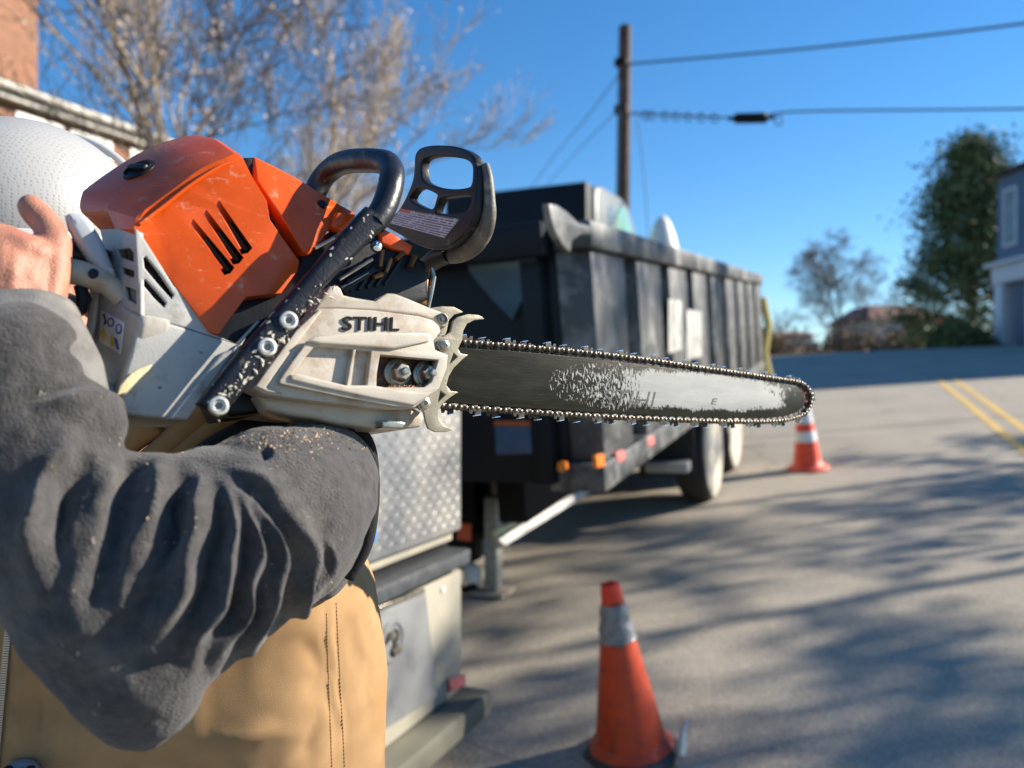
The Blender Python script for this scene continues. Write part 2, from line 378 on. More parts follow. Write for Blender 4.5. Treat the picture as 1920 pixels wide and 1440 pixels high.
for xa, nm in ((13.0, 'kerb'), (-5.2, 'kerb')):
    k = put(nm, grid_me([xa, xa+.001, xa+.2, xa+.201], list(np.arange(-20, 130, 1.2)), 0, True, ORG), kerbm, angle=30)
    v = verts_np(k.data); 
    for i in range(len(v)):
        if i % 4 in (1, 2): v[i, 2] += .13
    set_verts(k.data, v); tag(k, kind='structure')
walk = put('pavement', grid_me(list(np.arange(13.2, 16.3, 1.0)), list(np.arange(-20, 130, 1.2)), .125, True, ORG), mat('pavement_concrete', (.36, .34, .30), .85, noise=.12, nscale=4, bump=.4, bscale=60), angle=180); tag(walk, kind='structure')
# double yellow line: through photo points on the road plane
def ground_hit(px, py):
    d = 5.0
    for _ in range(60):
        x = (px-960)/F*d; z = G(x, d); zr = CZ+(720-py)/F*d
        d += (zr-z)/(.45+.0725) * .8
    return Vector(((px-960)/F*d, d, 0))
def side_t(p): q = Vector((p.x-ORG[0], p.y-ORG[1], 0)); return q.dot(RT), q.dot(HD)
yel = mat('yellow_road_paint', (.62, .40, .10), .7, noise=.15, nscale=8, bump=.4, bscale=80, dirt=(.25, .22, .18), dirt_amt=.25, dirt_scale=6)
def road_strip(name, pts, wd, m, z, n=40):
    (A, B_) = [ground_hit(*p) for p in pts]
    d = (B_-A); d.z = 0; sd = Vector((d.y, -d.x, 0)).normalized()*wd/2
    vs, fs = [], []
    for i in range(n+1):
        c = A+d*(i/n)
        for q in (c-sd, c+sd): vs.append((q.x, q.y, G(q.x, q.y)+z))
    for i in range(n): fs.append((2*i, 2*i+1, 2*i+3, 2*i+2))
    me = bpy.data.meshes.new('s'); me.from_pydata(vs, [], fs); me.update()
    o = put(name, me, m, angle=180); tag(o, kind='structure'); return o
road_strip('yellow_line', ((1756, 710), (2300, 1160)), .115, yel, .004, 80)
road_strip('yellow_line', ((1784, 708), (2400, 1150)), .115, yel, .004, 80)
seamm = mat('tar_seam', (.10, .092, .08), .6, noise=.3, nscale=3)
road_strip('tar_seam', ((1400, 822), (2100, 765)), .035, seamm, .004)
road_strip('tar_seam', ((1905, 940), (1310, 1010)), .02, seamm, .004)
# ================================================================= TRAILER (box of the dump trailer)
def T(s, t, q):
    """along the trailer, to its right, above the road"""
    x = ORG[0]+HD.x*s+RT.x*t; y = ORG[1]+HD.y*s+RT.y*t
    return Vector((x, y, G(x, y)))+UP*q
TO = T(0, 0, 0)
TF = (TO, HT, UP, RTT)          # side frame: a along, b up, c outwards to the right
def tbox(s0, s1, q0, q1, t0, t1, bev=.006): return box_me(TF, s0, s1, q0, q1, t0, t1, bev)
M['bin'] = mat('scuffed_grey_steel', (.040, .044, .046), .45, noise=.35, nscale=3.5, dirt=(.30, .295, .27), dirt_amt=.50, dirt_scale=4.0, bump=.6, bscale=14, spec=.6)
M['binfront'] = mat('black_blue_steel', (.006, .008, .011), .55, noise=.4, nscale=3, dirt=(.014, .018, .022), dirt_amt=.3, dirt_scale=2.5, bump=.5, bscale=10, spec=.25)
M['chassis'] = mat('black_chassis_paint', (.006, .006, .007), .6, noise=.3, spec=.2)
M['tyre'] = mat('dusty_tyre_rubber', (.03, .029, .027), .9, noise=.3, bump=.4, bscale=60)
M['tyreside'] = mat('dust_covered_sidewall', (.50, .45, .36), .9, noise=.25, nscale=5)
M['rim'] = mat('dirty_white_rim', (.50, .46, .38), .6, noise=.2, nscale=8)
M['yellowish'] = mat('faded_yellow_edge', (.62, .56, .33), .6, noise=.2, nscale=5)
M['plategrey'] = mat('dull_olive_grey_plate', (.14, .135, .10), .6, noise=.2, nscale=4)
M['red'] = mat('red_reflector', (.65, .05, .05), .3, noise=.05)
M['redpink'] = mat('faded_red_tape', (.62, .16, .14), .5, noise=.2)
M['amber'] = mat('amber_marker', (.85, .22, .02), .3, noise=.05)
M['whitep'] = mat('white_paint', (.72, .71, .67), .45, noise=.06, nscale=3, dirt=(.4, .36, .3), dirt_amt=.15, dirt_scale=5)
tr = thing('dump_trailer', TO, 'long dark grey ribbed dump trailer behind the chainsaw bar', 'trailer')
S0, S1, Q0, Q1, WID = -3.8, 3.25, 1.02, 2.12, 2.3
put('side_wall', tbox(S0, S1, Q0, Q1, -.05, 0), M['binfront'], tr)  # black colour puts shade into the gaps between the ribs
put('side_wall', tbox(S0, S1, Q0, Q1, -WID, -WID+.05), M['bin'], tr)
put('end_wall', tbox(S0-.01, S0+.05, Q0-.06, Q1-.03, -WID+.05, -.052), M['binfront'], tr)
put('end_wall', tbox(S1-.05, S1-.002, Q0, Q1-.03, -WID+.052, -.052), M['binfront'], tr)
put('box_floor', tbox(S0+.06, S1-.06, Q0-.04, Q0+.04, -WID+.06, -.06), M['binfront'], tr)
put('top_rail', tbox(S0-.04, S1+.02, Q1-.10, Q1+.02, .003, .19, .012), M['bin'], tr)
put('top_rail', tbox(S0-.04, S1+.02, Q1-.10, Q1+.02, -WID-.13, -WID-.003, .012), M['bin'], tr)
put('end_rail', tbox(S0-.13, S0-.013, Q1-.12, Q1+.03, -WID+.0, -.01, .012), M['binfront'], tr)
put('bottom_rail', tbox(S0, S1, Q0-.10, Q0+.03, -.10, .17, .01), M['bin'], tr)
rib_src = None
ribs = [S0+.33+.81*k for k in range(9)]
for k, s in enumerate(ribs):
    # hat-section rib, flared at the top, standing proud of the wall
    a = .30
    prof = [(-a, 0), (-a+.05, .15), (a-.05, .15), (a, 0)]
    if rib_src is None:
        fr = [TO+HT*x+UP*(Q0+.032)+RTT*(.002+y) for x, y in prof]; bk = [TO+HT*x*1.12+UP*(Q1-.102)+RTT*(.002+y) for x, y in prof]
        rm = bevel(loft_me(fr, bk), .008)
        rib_src = put('rib', rm, M['bin'], tr); rib_src.location = HT*s
    else:
        o = rib_src.copy(); C.objects.link(o); o.parent = tr; o.location = HT*s
# bent flared plate on the near top corner
cp = on([(1030, 381), (1046, 384), (1064, 396), (1086, 418), (1112, 424), (1112, 440), (1090, 440), (1074, 452), (1070, 474), (1056, 462), (1042, 436), (1034, 412)], (TO+RTT*.24, HT, UP, RTT))
put('corner_plate', slab_me([cp], (TO+RTT*.24, HT, UP, RTT), .03, .008), M['bin'], tr)
ef = (T(S0-.012, 0, 0), RTT, UP, -HT)   # near end face
def eslab(pts, depth=.02, lift=.0, bev=.003):
    fr = (ef[0]+ef[3]*lift, ef[1], ef[2], ef[3]); return slab_me([on(pts, fr)], fr, depth, bev)
put('warning_sticker', eslab([(928, 800), (1016, 800), (1018, 850), (930, 853)], .004, .006, .001), mat('faded_blue_sticker', (.05, .09, .15), .5, noise=.2, nscale=20), tr)
put('sticker_band', eslab([(926, 789), (1014, 789), (1014, 799), (926, 799)], .004, .007, .001), mat('orange_sticker_band', (.42, .10, .02), .5), tr)
put('marker_light', eslab([(1045, 868), (1053, 865), (1061, 868), (1062, 880), (1053, 886), (1044, 881)], .03, .03, .004), M['amber'], tr)
put('blue_panel', eslab([(868, 466), (1010, 446), (1000, 520), (960, 600), (920, 560), (880, 510)], .02, .018), mat('glossy_blue_black_panel', (.02, .065, .095), .2, noise=.5, nscale=2), tr)
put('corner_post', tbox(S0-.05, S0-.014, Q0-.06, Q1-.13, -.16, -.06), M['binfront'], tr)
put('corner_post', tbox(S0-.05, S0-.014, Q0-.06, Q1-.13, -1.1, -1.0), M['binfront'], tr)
# side markers
sf = (TO+RTT*.174, HT, UP, RTT)
def sslab(pts, m, nm, depth=.02):
    put(nm, slab_me([on(pts, sf)], sf, depth, .003), m, tr)
sslab([(1118, 854), (1133, 850), (1135, 874), (1120, 878)], M['amber'], 'marker_light')
sslab([(1156, 850), (1170, 843), (1173, 860), (1160, 868)], M['redpink'], 'reflector')
sslab([(1213, 823), (1226, 816), (1228, 832), (1216, 838)], M['redpink'], 'reflector')
# big white worn lettering panels
for a, b in (((1254, 560), (1278, 655)), ((1288, 580), (1316, 668))):
    wf = (TO+RTT*.159, HT, UP, RTT)
    put('white_patch', slab_me([on([a, (b[0], a[1]+4), b, (a[0], b[1]+8)], wf)], wf, .004, .0005), mat('worn_white_panel', (.40, .40, .37), .6, noise=.2, nscale=5, dirt=(.12, .12, .12), dirt_amt=.5, dirt_scale=9), tr)
# yellow hose at the far corner
put('yellow_strap', tube_me([T(S1+.05, .17, 1.86), T(S1+.08, .22, 1.5), T(S1+.02, .16, 1.15), T(S1+.05, .2, .85)], .05, 8), mat('yellow_strap', (.70, .55, .16), .6), tr)
# chassis
put('chassis_rail', tbox(-3.3, 3.2, .62, Q0-.045, -.62, -.45), M['chassis'], tr)
put('chassis_rail', tbox(-3.3, 3.2, .62, Q0-.045, -1.85, -1.68), M['chassis'], tr)
put('belly_panel', tbox(-2.6, 3.2, .30, Q0-.05, -1.66, -1.0), M['chassis'], tr)
low0, low1 = hit(938, 1016, T(0, -.95, 0), RTT), None
lf = (T(0, -.92, 0), HT, UP, RTT)
put('low_side_plate', slab_me([on([(926, 868), (1085, 868), (1200, 850), (1262, 806), (946, 1010), (930, 985)], lf)], lf, .03, .004), M['plategrey'], tr)
bf = (lf[0]+RTT*.06, HT, UP, RTT)
put('low_edge_beam', slab_me([on([(936, 1012), (1080, 926), (1140, 890), (1142, 902), (948, 1024)], bf)], bf, .05, .008), M['whitep'], tr)
put('low_edge_beam', slab_me([on([(1150, 882), (1225, 842), (1228, 853), (1152, 896)], bf)], bf, .05, .008), M['yellowish'], tr)
put('yellow_stripe', slab_me([on([(934, 995), (990, 970), (988, 978), (936, 1010)], bf)], (bf[0]-RTT*.03, *bf[1:]), .02, .002), M['yellowish'], tr)
# landing jack
jx = ground_hit(925, 1113); jb = Vector((jx.x, jx.y, G(jx.x, jx.y)))
jf = (jb, RT, HD, Vector((0, 0, 1)))
leg = put('landing_leg', box_me(jf, -.045, .045, -.045, .045, .03, .62, .006), mat('silver_grey_steel', (.34, .34, .31), .5, metal=.3, noise=.2), tr)
put('foot_plate', box_me(jf, -.11, .11, -.10, .10, 0, .028, .006), mat('sandy_foot_plate', (.42, .34, .26), .8), tr)
put('leg_bracket', tube_me([jb+Vector((0, 0, .34)), jb+HD*.25+Vector((0, 0, .36))], .05, 10), M['whitep'], tr)
# hitch post, coupler and reflectors left of the leg
hp = jb-RT*.17
hf = (hp, RT, HD, Vector((0, 0, 1)))
put('hitch_post', box_me(hf, -.10, .06, -.07, .07, .20, 1.25, .01), M['chassis'], tr)
put('hitch_frame', box_me(hf, -.35, -.12, .0, .3, .14, 1.5, .01), M['chassis'], tr)
put('coupler', lathe_me([(.02, -.05), (.055, -.04), (.06, .03), (.03, .07)], (hp+Vector((.02, -.07, .12)), Vector((1, 0, 0)), Vector((0, 1, 0)), Vector((0, 0, 1))), 16), M['whitep'], tr)
put('coupler_jaw', tube_me([hp+Vector((-.07, -.08, .17)), hp+Vector((-.09, -.1, .07)), hp+Vector((-.03, -.1, .03)), hp+Vector((.05, -.09, .06))], .028, 8), M['chassis'], tr)
put('reflector', box_me((hp+Vector((-.03, -.075, .40)), RT, HD, Vector((0, 0, 1))), -.05, .05, -.012, 0, -.055, .055, .004), mat('orange_reflector', (.75, .14, .05), .35, noise=.1), tr)
put('tail_lamp', lathe_me([(.0, .02), (.03, .015), (.035, 0), (.03, -.02)], frame_at(hp+Vector((-.02, -.12, 1.18)), (0, -1, .1)), 14), M['whitep'], tr)
# wheels
def wheel(c, parent, right=True):
    sgn = 1
    fr = (c, HT, UP, RTT*sgn)
    seg = 40
    e = thing('wheel', c, None, None); del BASES[e.name]; e.parent = parent; e.location = c-base_of(parent); BASES[e.name] = Vector(c)
    put('tyre', lathe_me([(.30, -.14), (.44, -.145), (.495, -.115), (.505, -.05), (.505, .05), (.495, .115), (.47, .135), (.47, .136)], fr, seg), M['tyre'], e)
    put('sidewall', lathe_me([(.469, .137), (.44, .150), (.36, .152), (.29, .138), (.29, .12)], fr, seg), M['tyreside'], e)
    rim = lathe_me([(.288, .139), (.275, .135), (.262, .06), (.24, .035), (.13, .02), (.11, .06), (.085, .10), (.0, .105)], fr, seg)
    put('rim', rim, M['rim'], e)
    nuts = []
    for k in range(8):
        a = 2*math.pi*k/8; p = c+HT*math.cos(a)*.17+UP*math.sin(a)*.17+RTT*.022
        nuts.append(lathe_me([(.016, 0), (.016, .03), (.01, .035)], (p, HT, UP, RTT), 6))
    put('wheel_nuts', join(nuts), M['nut'], e)
    return e
w0 = wheel(T(.0, -.12, .505), tr)
def copy_tree(o, parent, loc):
    c = o.copy(); C.objects.link(c); c.parent = parent; c.location = loc
    for ch in o.children:
        d = ch.copy(); C.objects.link(d); d.parent = c
    return c
for s, t in ((1.38, -.12), (0, -WID+.12), (1.38, -WID+.12)):
    copy_tree(w0, tr, T(s, t, .505)-TO)
put('mud_flap', tbox(-.72, -.70, .35, .98, -.5, -.02), M['tyre'], tr)
put('rear_step', tbox(-.9, -.74, .42, .5, -.4, -.05), M['rim'], tr)

# ================================================================= TRUCK ahead of the trailer, seen over its box
kc = P(1150, 470, 12.0); kb = Vector((kc.x, kc.y, G(kc.x, kc.y)))
tk = thing('dump_truck', kb, 'grey truck cab with green-tinted side window rising behind the trailer box', 'truck')
KF = (kb, HD, Vector((0, 0, 1)), RT)
def kpts(pts, c): return on(pts, (kb+RT*c, HD, Vector((0, 0, 1)), RT))
kf = (kb, HD, Vector((0, 0, 1)), RT)
cabm = mat('pale_grey_cab_paint', (.15, .17, .17), .4, noise=.12, nscale=2)
side = kpts([(1118, 352), (1130, 348), (1168, 372), (1180, 392), (1192, 432), (1200, 520), (1118, 520)], 0)
put('cab', slab_me([side], kf, 1.9, .06), cabm, tk)
wf2 = (kb+RT*.006, HD, Vector((0, 0, 1)), RT)
put('window', slab_me([on([(1156, 388), (1172, 388), (1186, 432), (1184, 446), (1156, 440)], wf2)], wf2, .01, .003), mat('green_tinted_glass', (.22, .40, .34), .08, noise=.1), tk)
put('window', slab_me([on([(1140, 386), (1150, 388), (1150, 438), (1140, 436)], wf2)], wf2, .01, .003), mat('grey_glass', (.16, .22, .26), .08, noise=.1), tk)
rf = (kb-RT*.02, HD, Vector((0, 0, 1)), RT)
put('cab_guard', box_me(kf, side[0][0]-.35, side[0][0]-.02, 1.0, P(1118, 374, 12).z-kb.z, -2.3, -.03, .03), M['binfront'], tk)
lz = kb.z
put('roof_rack', box_me((kb-RT*1.7, HD, Vector((0, 0, 1)), RT), -.9, .0, P(965, 378, 12).z-lz-.5, P(965, 378, 12).z-lz, -.35, -.05, .05), M['chassis'], tk)
put('truck_frame', box_me(kf, .0, 3.2, .5, .9, -1.7, -.2, .03), M['chassis'], tk)
put('bonnet', box_me(kf, .9, 2.3, .9, 1.9, -1.8, -.1, .12), cabm, tk)
for s, t in ((.3, -.15), (2.4, -.15), (.3, -1.8), (2.4, -1.8)):
    copy_tree(w0, tk, HD*s+RT*t+Vector((0, 0, .505+.094*s)))
# white lift bucket
bc = P(1242, 470, 12.5); bg_ = Vector((bc.x, bc.y, G(bc.x, bc.y)))
bk = thing('lift_bucket', bg_, 'rounded white lift bucket poking up beyond the trailer rail', 'bucket')
BF = (bg_, RT, HD, Vector((0, 0, 1)))
z0 = P(1242, 470, 12.5).z-bg_.z; z1 = P(1242, 402, 12.5).z-bg_.z
put('shell', lathe_me([(.26, z0-.4), (.26, z0+.02), (.20, z0+.25), (.13, z1-.14), (.07, z1-.05), (.02, z1-.02)], BF, 24), M['whitep'], bk)
put('boom', tube_me([bg_+Vector((0, 0, 0)), bg_+Vector((-.1, 0, z0-.38))], .13, 12), M['whitep'], bk)
put('fairing', box_me(BF, -.62, -.34, -.2, .2, z0-.3, z0+.12, .04), mat('blue_grey_cover', (.10, .16, .25), .4), bk)

# ================================================================= UTILITY TRUCK at the left
uc = P(866, 900, 3.0); ub = Vector((uc.x, uc.y, G(uc.x, uc.y)))
ut = thing('utility_truck', ub, 'beige utility truck with a bright diamond plate toolbox beside the tan vest', 'truck')
UF = (ub, HD, Vector((0, 0, 1)), RT)
def uz(py): return P(866, py, 3.0).z-ub.z
M['beige'] = mat('dusty_beige_paint', (.34, .315, .25), .5, noise=.1, nscale=4, dirt=(.30, .26, .2), dirt_amt=.2, dirt_scale=6, bump=.2, bscale=30)
M['doorgrey'] = mat('scuffed_grey_door', (.20, .205, .205), .45, noise=.15, nscale=5, dirt=(.12, .12, .13), dirt_amt=.35, dirt_scale=7, bump=.3, bscale=20)
def diamond():
    m, nt, b = principled('bright_tread_plate'); L = nt.links
    tc = nd(nt, 'ShaderNodeTexCoord'); n1 = nd(nt, 'ShaderNodeTexNoise'); n1.inputs['Scale'].default_value = 3.5; n1.inputs['Detail'].default_value = 5; L.new(tc.outputs['Object'], n1.inputs['Vector'])
    cr = nd(nt, 'ShaderNodeValToRGB'); cr.color_ramp.elements[0].color = (.20, .21, .225, 1); cr.color_ramp.elements[1].color = (.42, .405, .37, 1)
    cr.color_ramp.elements[0].position = .38; cr.color_ramp.elements[1].position = .62
    L.new(n1.outputs['Fac'], cr.inputs[0]); L.new(cr.outputs[0], b.inputs['Base Color']); b.inputs['Metallic'].default_value = .45; b.inputs['Roughness'].default_value = .42
    return m
M['tread'] = diamond()
def ubox(s0, s1, z0, z1, t0, t1, bev=.006): return box_me(UF, s0, s1, z0, z1, t0, t1, bev)
L0 = -2.6
tb = put('toolbox', ubox(L0, 0, uz(993), uz(740), -.75, 0, .012), M['tread'], ut)
# raised tread bars, two directions in turn
bars = []
du, dz = .036, .030
ni = int(-L0/du); nz = int((uz(745)-uz(990))/dz)
vs, fs = [], []
for i in range(1, 44):
    for j in range(1, nz):
        a = -i*du; bz = uz(990)+j*dz; sg = 1 if (i+j) % 2 else -1
        if j > nz-1: continue
        dx, dv = .011, .009*sg
        wv = Vector((-dv, dx)).normalized()*.0035
        pts = [(a-dx, bz-dv, 0), (a+wv.x, bz+wv.y, 0), (a+dx, bz+dv, 0), (a-wv.x, bz-wv.y, 0), (a, bz, .0028)]
        o = len(vs); vs += [UF[0]+HD*p[0]+Vector((0, 0, 1))*p[1]+RT*(p[2]+.0003) for p in pts]
        fs += [(o, o+1, o+4), (o+1, o+2, o+4), (o+2, o+3, o+4), (o+3, o, o+4)]
tm = bpy.data.meshes.new('t'); tm.from_pydata([tuple(v) for v in vs], [], fs)
tag(put('tread_pattern', tm, M['tread'], ut), kind='stuff')
put('edge_strip', ubox(L0, -.02, uz(1012), uz(993)-.003, -.72, -.03), M['beige'], ut)
put('body_top', ubox(L0, 0, uz(1064), uz(1013), -.70, -.06), M['chassis'], ut)
put('rubber_step', ubox(L0, -.015, uz(1052), uz(1024), -.058, .05, .012), mat('grey_black_rubber_strip', (.05, .055, .06), .5, noise=.3), ut)
body = put('side_panel', ubox(L0, 0, uz(1292), uz(1066), -.75, 0, .01), M['beige'], ut)
df = (UF[0]+RT*.012, HD, Vector((0, 0, 1)), RT)
ddr = put('door', slab_me([on([(640, 1160), (798, 1106), (822, 1306), (640, 1420)], df)], df, .011, .006), M['doorgrey'], ut)
put('door_trim', slab_me([on([(640, 1166), (797, 1103), (798, 1110), (640, 1176)], (df[0]+RT*.012, *df[1:]))], (df[0]+RT*.012, *df[1:]), .011, .003), M['steel'], ddr)
hc = hit(736, 1200, df[0], RT)
put('handle_cup', lathe_me([(.075, .0), (.072, .005), (.055, .006), (.05, .001)], (hc, HD, Vector((0, 0, 1)), RT), 24), M['doorgrey'], ddr)
put('latch', lathe_me([(.02, .006), (.018, .02), (.0, .022)], (hc+HD*.01+Vector((0, 0, -.03)), HD, Vector((0, 0, 1)), RT), 14), M['steel'], ddr)
put('latch', lathe_me([(.015, .006), (.013, .02), (.0, .022)], (hc+HD*-.02+Vector((0, 0, .02)), HD, Vector((0, 0, 1)), RT), 14), M['steel'], ddr)
put('keyhole', slab_me([[(.012+.016*math.cos(a), .012+.022*math.sin(a)) for a in np.linspace(0, 6.1, 14)]], (hc+RT*.009, HD, Vector((0, 0, 1)), RT), .003, .0005), M['dark_in'], ddr)
rp = hit(829, 1105, UF[0], RT)
put('rivet', lathe_me([(.012, .0), (.011, .006), (.0, .008)], (rp, HD, Vector((0, 0, 1)), RT), 12), M['whitep'], ut)
put('reflector', slab_me([on([(842, 1274), (872, 1264), (874, 1284), (845, 1297)], df)], (df[0], *df[1:]), .008, .002), M['redpink'], ut)
put('bumper_step', ubox(L0, .06, uz(1330)-.02, uz(1296), -.9, .10, .01), M['plategrey'], ut)
put('underbody', ubox(L0, -.1, .16, uz(1332)-.03, -1.7, -.25, .01), M['chassis'], ut)
put('cargo_body', ubox(L0, -.3, uz(1292), uz(900), -2.0, -.76, .02), M['beige'], ut)
# blue tag on the plate
put('blue_tag', ubox(-.625, -.605, uz(960), uz(905), .003, .012, .002), mat('blue_plastic', (.03, .22, .70), .4), ut)
for s, t in ((-.9, -.35), (-.9, -1.75)):
    copy_tree(w0, ut, HD*s+RT*t+Vector((0, 0, .505-.0946*.9)))
# hidden gear between the two vehicles: dark box seen above the bar next to the spikes
put('dark_toolbox', box_me((ub+HD*.35-RT*.9, HD, Vector((0, 0, 1)), RT), 0, .5, .7, 1.95, -.9, .0, .02), M['chassis'], ut)

# ================================================================= CONES
def cone_thing(base, up, H, r0, r1, label, bands, basew, tape=False, mats=None):
    e = thing('traffic_cone', base, label, 'traffic cone', 'traffic cones on the road')
    fr = frame_at(base, up, (0, 1, 0))
    put('base', bevel(lathe_me([(basew*1.16, .0), (basew*1.18, .02), (basew*1.05, .038), (r0*1.05, .045)], fr, 8), .006), mats[1], e)
    def rr(h): return r0+(r1-r0)*(h/H)
    put('cone_body', lathe_me([(r0*1.12, .040), (r0*1.02, .055)]+[(rr(h), h) for h in np.linspace(.07, H, 14)]+[(r1*.7, H), (r1*.6, H-.1)], fr, 40), mats[0], e)
    for (h0, h1, mm) in bands:
        put('reflective_band', lathe_me([(rr(h0)+.001, h0), (rr(h0)+.003, h0+.002)]+[(rr(h)+.003, h) for h in np.linspace(h0+.01, h1-.01, 5)]+[(rr(h1)+.003, h1-.002), (rr(h1)+.001, h1)], fr, 40), mm, e)
    return e, fr
M['cone'] = mat('faded_orange_cone', (.50, .045, .006), .5, noise=.12, nscale=9, scratch=(.12, .04, .02), dirt=(.16, .035, .015), dirt_amt=.36, dirt_scale=16, bump=.2, bscale=40)
M['cone2'] = mat('red_orange_cone', (.78, .07, .025), .5, noise=.06, nscale=9)
M['conebase'] = mat('black_cone_base', (.035, .036, .036), .7, noise=.3, nscale=20)
M['tape'] = mat('worn_grey_tape', (.20, .205, .21), .4, noise=.3, nscale=30, dirt=(.10, .09, .08), dirt_amt=.3, dirt_scale=25, bump=.5, bscale=60)
M['tapewhite'] = mat('white_reflective_band', (.74, .74, .74), .4, noise=.05)
cb = ground_hit(1186, 1412); cb = Vector((cb.x, cb.y, G(cb.x, cb.y)))
print('cone d', cb)
Hc = .655
ce, cf = cone_thing(cb, (-.135, -.055, 1), Hc, .148, .036, 'faded orange cone with a grey taped collar and broken red tip, nearest the camera', [], .165, mats=(M['cone'], M['conebase']))
def crr(h): return .148+(.036-.148)*(h/Hc)
tp = lathe_me([(crr(.46)+.002, .46), (crr(.46)+.005, .465)]+[(crr(h)+.005+.002*math.sin(h*90), h) for h in np.linspace(.47, .60, 10)]+[(crr(.6)+.002, .605)], cf, 28)
v = verts_np(tp); v += RS.normal(0, .0016, v.shape); set_verts(tp, v)
put('tape_collar', tp, M['tape'], ce)
put('broken_tip', lathe_me([(.044, .58), (.043, .61), (.041, .65), (.037, .680), (.024, .685), (.022, .66)], (cf[0]-cf[1]*0.002, cf[1], cf[2], cf[3]), 20), mat('red_tip', (.70, .045, .02), .45, noise=.1), ce)
# crumpled pale strap on its base
sp = thing('plastic_strap', cb+Vector((.17, -.02, .05)), 'crumpled pale strap end lying on the base of the nearest cone', 'strap')
q = cb+Vector((.165, -.09, .045))
put('strap_end', tube_me([q+Vector((0, -.03, .0)), q+Vector((.012, 0, .05)), q+Vector((.02, .03, .07)), q+Vector((.035, .04, .09)), q+Vector((.05, .05, .10))], [.024, .028, .020, .014, .012], 7, flat=.6), mat('pale_crumpled_plastic', (.52, .52, .47), .5, noise=.2, bump=1, bscale=60), sp)
c2 = ground_hit(1515, 880); c2 = Vector((c2.x, c2.y, G(c2.x, c2.y)))
print('cone2 d', c2)
ppm = c2.y/F
H2 = 148*ppm
def hh(py): return (880-py)*ppm
cone_thing(c2, (-.10, -.06, 1), H2, 27*ppm, 7*ppm, 'red cone with white bands standing beyond the bar tip, smaller in view', [(hh(826), hh(807), M['tapewhite']), (hh(792), hh(762), M['tapewhite'])], 34*ppm, mats=(M['cone2'], mat('orange_cone_base', (.72, .13, .06), .5, noise=.1)))

# ================================================================= POLE AND WIRES
def pole_d(): return 18.0
pd = pole_d(); pt = P(1172, 50, pd); px0 = P(1163, 600, pd); pbz = G(px0.x, pd)
pb = Vector((px0.x, pd, pbz))
up_ = thing('utility_pole', pb, 'dark wooden utility pole rising behind the truck cab', 'utility pole')
M['polewood'] = mat('weathered_pole_wood', (.085, .055, .038), .85, noise=.35, nscale=5, bump=1, bscale=40)
put('pole', tube_me([pb-Vector((0, 0, .3)), pb.lerp(pt, .5), pt], [.19, .165, .145], 14), M['polewood'], up_)
put('conduit', tube_me([pb+Vector((-.17, -.16, 0)), pb.lerp(pt, .5)+Vector((-.14, -.15, 0)), pt+Vector((-.13, -.12, -1.3))], .045, 8), mat('grey_conduit', (.12, .13, .14), .6), up_)
put('clamp', lathe_me([(.18, 0), (.18, .12)], (P(1166, 122, pd), Vector((1, 0, 0)), Vector((0, 1, 0)), Vector((0, 0, 1))), 14), M['chassis'], up_)
put('clamp', lathe_me([(.18, 0), (.18, .16)], (P(1166, 212, pd), Vector((1, 0, 0)), Vector((0, 1, 0)), Vector((0, 0, 1))), 14), M['chassis'], up_)
M['wire'] = mat('dark_cable', (.03, .06, .075), .6, noise=.05)
def wire(pts, r, label, sag=0):
    p = curve_pts([tuple(P(*q)) for q in pts], 10)
    o = put('overhead_cable', tube_me(p, r, 6), M['wire'], base=p[0]); tag(o, label, 'cable', 'overhead cables'); return o
wire([(1176, 120, 18), (1500, 92, 16), (1920, 44, 13.5), (2500, -40, 11)], .026, 'upper overhead cable running from the pole towards the top right')
wire([(1176, 212, 18), (1310, 218, 17.3), (1410, 221, 16.8), (1500, 209, 16.3), (1920, 204, 14), (2500, 190, 12)], .022, 'lower overhead cable carrying the black splice case')
wire([(1160, 140, 18), (1100, 220, 22), (1030, 305, 30), (950, 420, 40)], .014, 'thin faint cable dropping left from high on the pole')
wire([(1160, 205, 18), (1100, 265, 22), (1040, 330, 30), (950, 430, 40)], .012, 'thinnest faint cable dropping left below another from the pole')
wire([(1192, 205, 18), (1204, 300, 18), (1214, 425, 18), (1216, 560, 18)], .010, 'thin guy wire hanging close to the right side of the pole')
spc = thing('splice_case', P(1408, 221, 16.7), 'black splice case hanging on the lower overhead cable', 'splice case')
put('case', tube_me([P(1376, 222, 16.95), P(1380, 222, 16.95), P(1436, 221, 16.6), P(1440, 221, 16.6)], [.06, .115, .115, .06], 12), M['chassis'], spc)
put('case_end', tube_me([P(1366, 222, 17), P(1375, 222, 16.95)], .05, 10), M['chassis'], spc)
put('case_end', tube_me([P(1441, 221, 16.6), P(1452, 220, 16.6)], .04, 10), M['chassis'], spc)
hg = thing('cable_lashing', P(1280, 216, 17.5), 'looped lashing along the cable between the pole and the splice case', 'cable')
for k, xx in enumerate((1210, 1222, 1247, 1268, 1290, 1315, 1340, 1460)):
    c0 = P(xx, 216+(xx-1210)*.04, 18-(xx-1176)*.0052)
    put('loop', tube_me([c0+Vector((.09*math.cos(a), 0, .10*math.sin(a))) for a in np.linspace(0, 2*math.pi, 10)[:-1]], .016, 5, cyclic=True), M['wire'], hg)

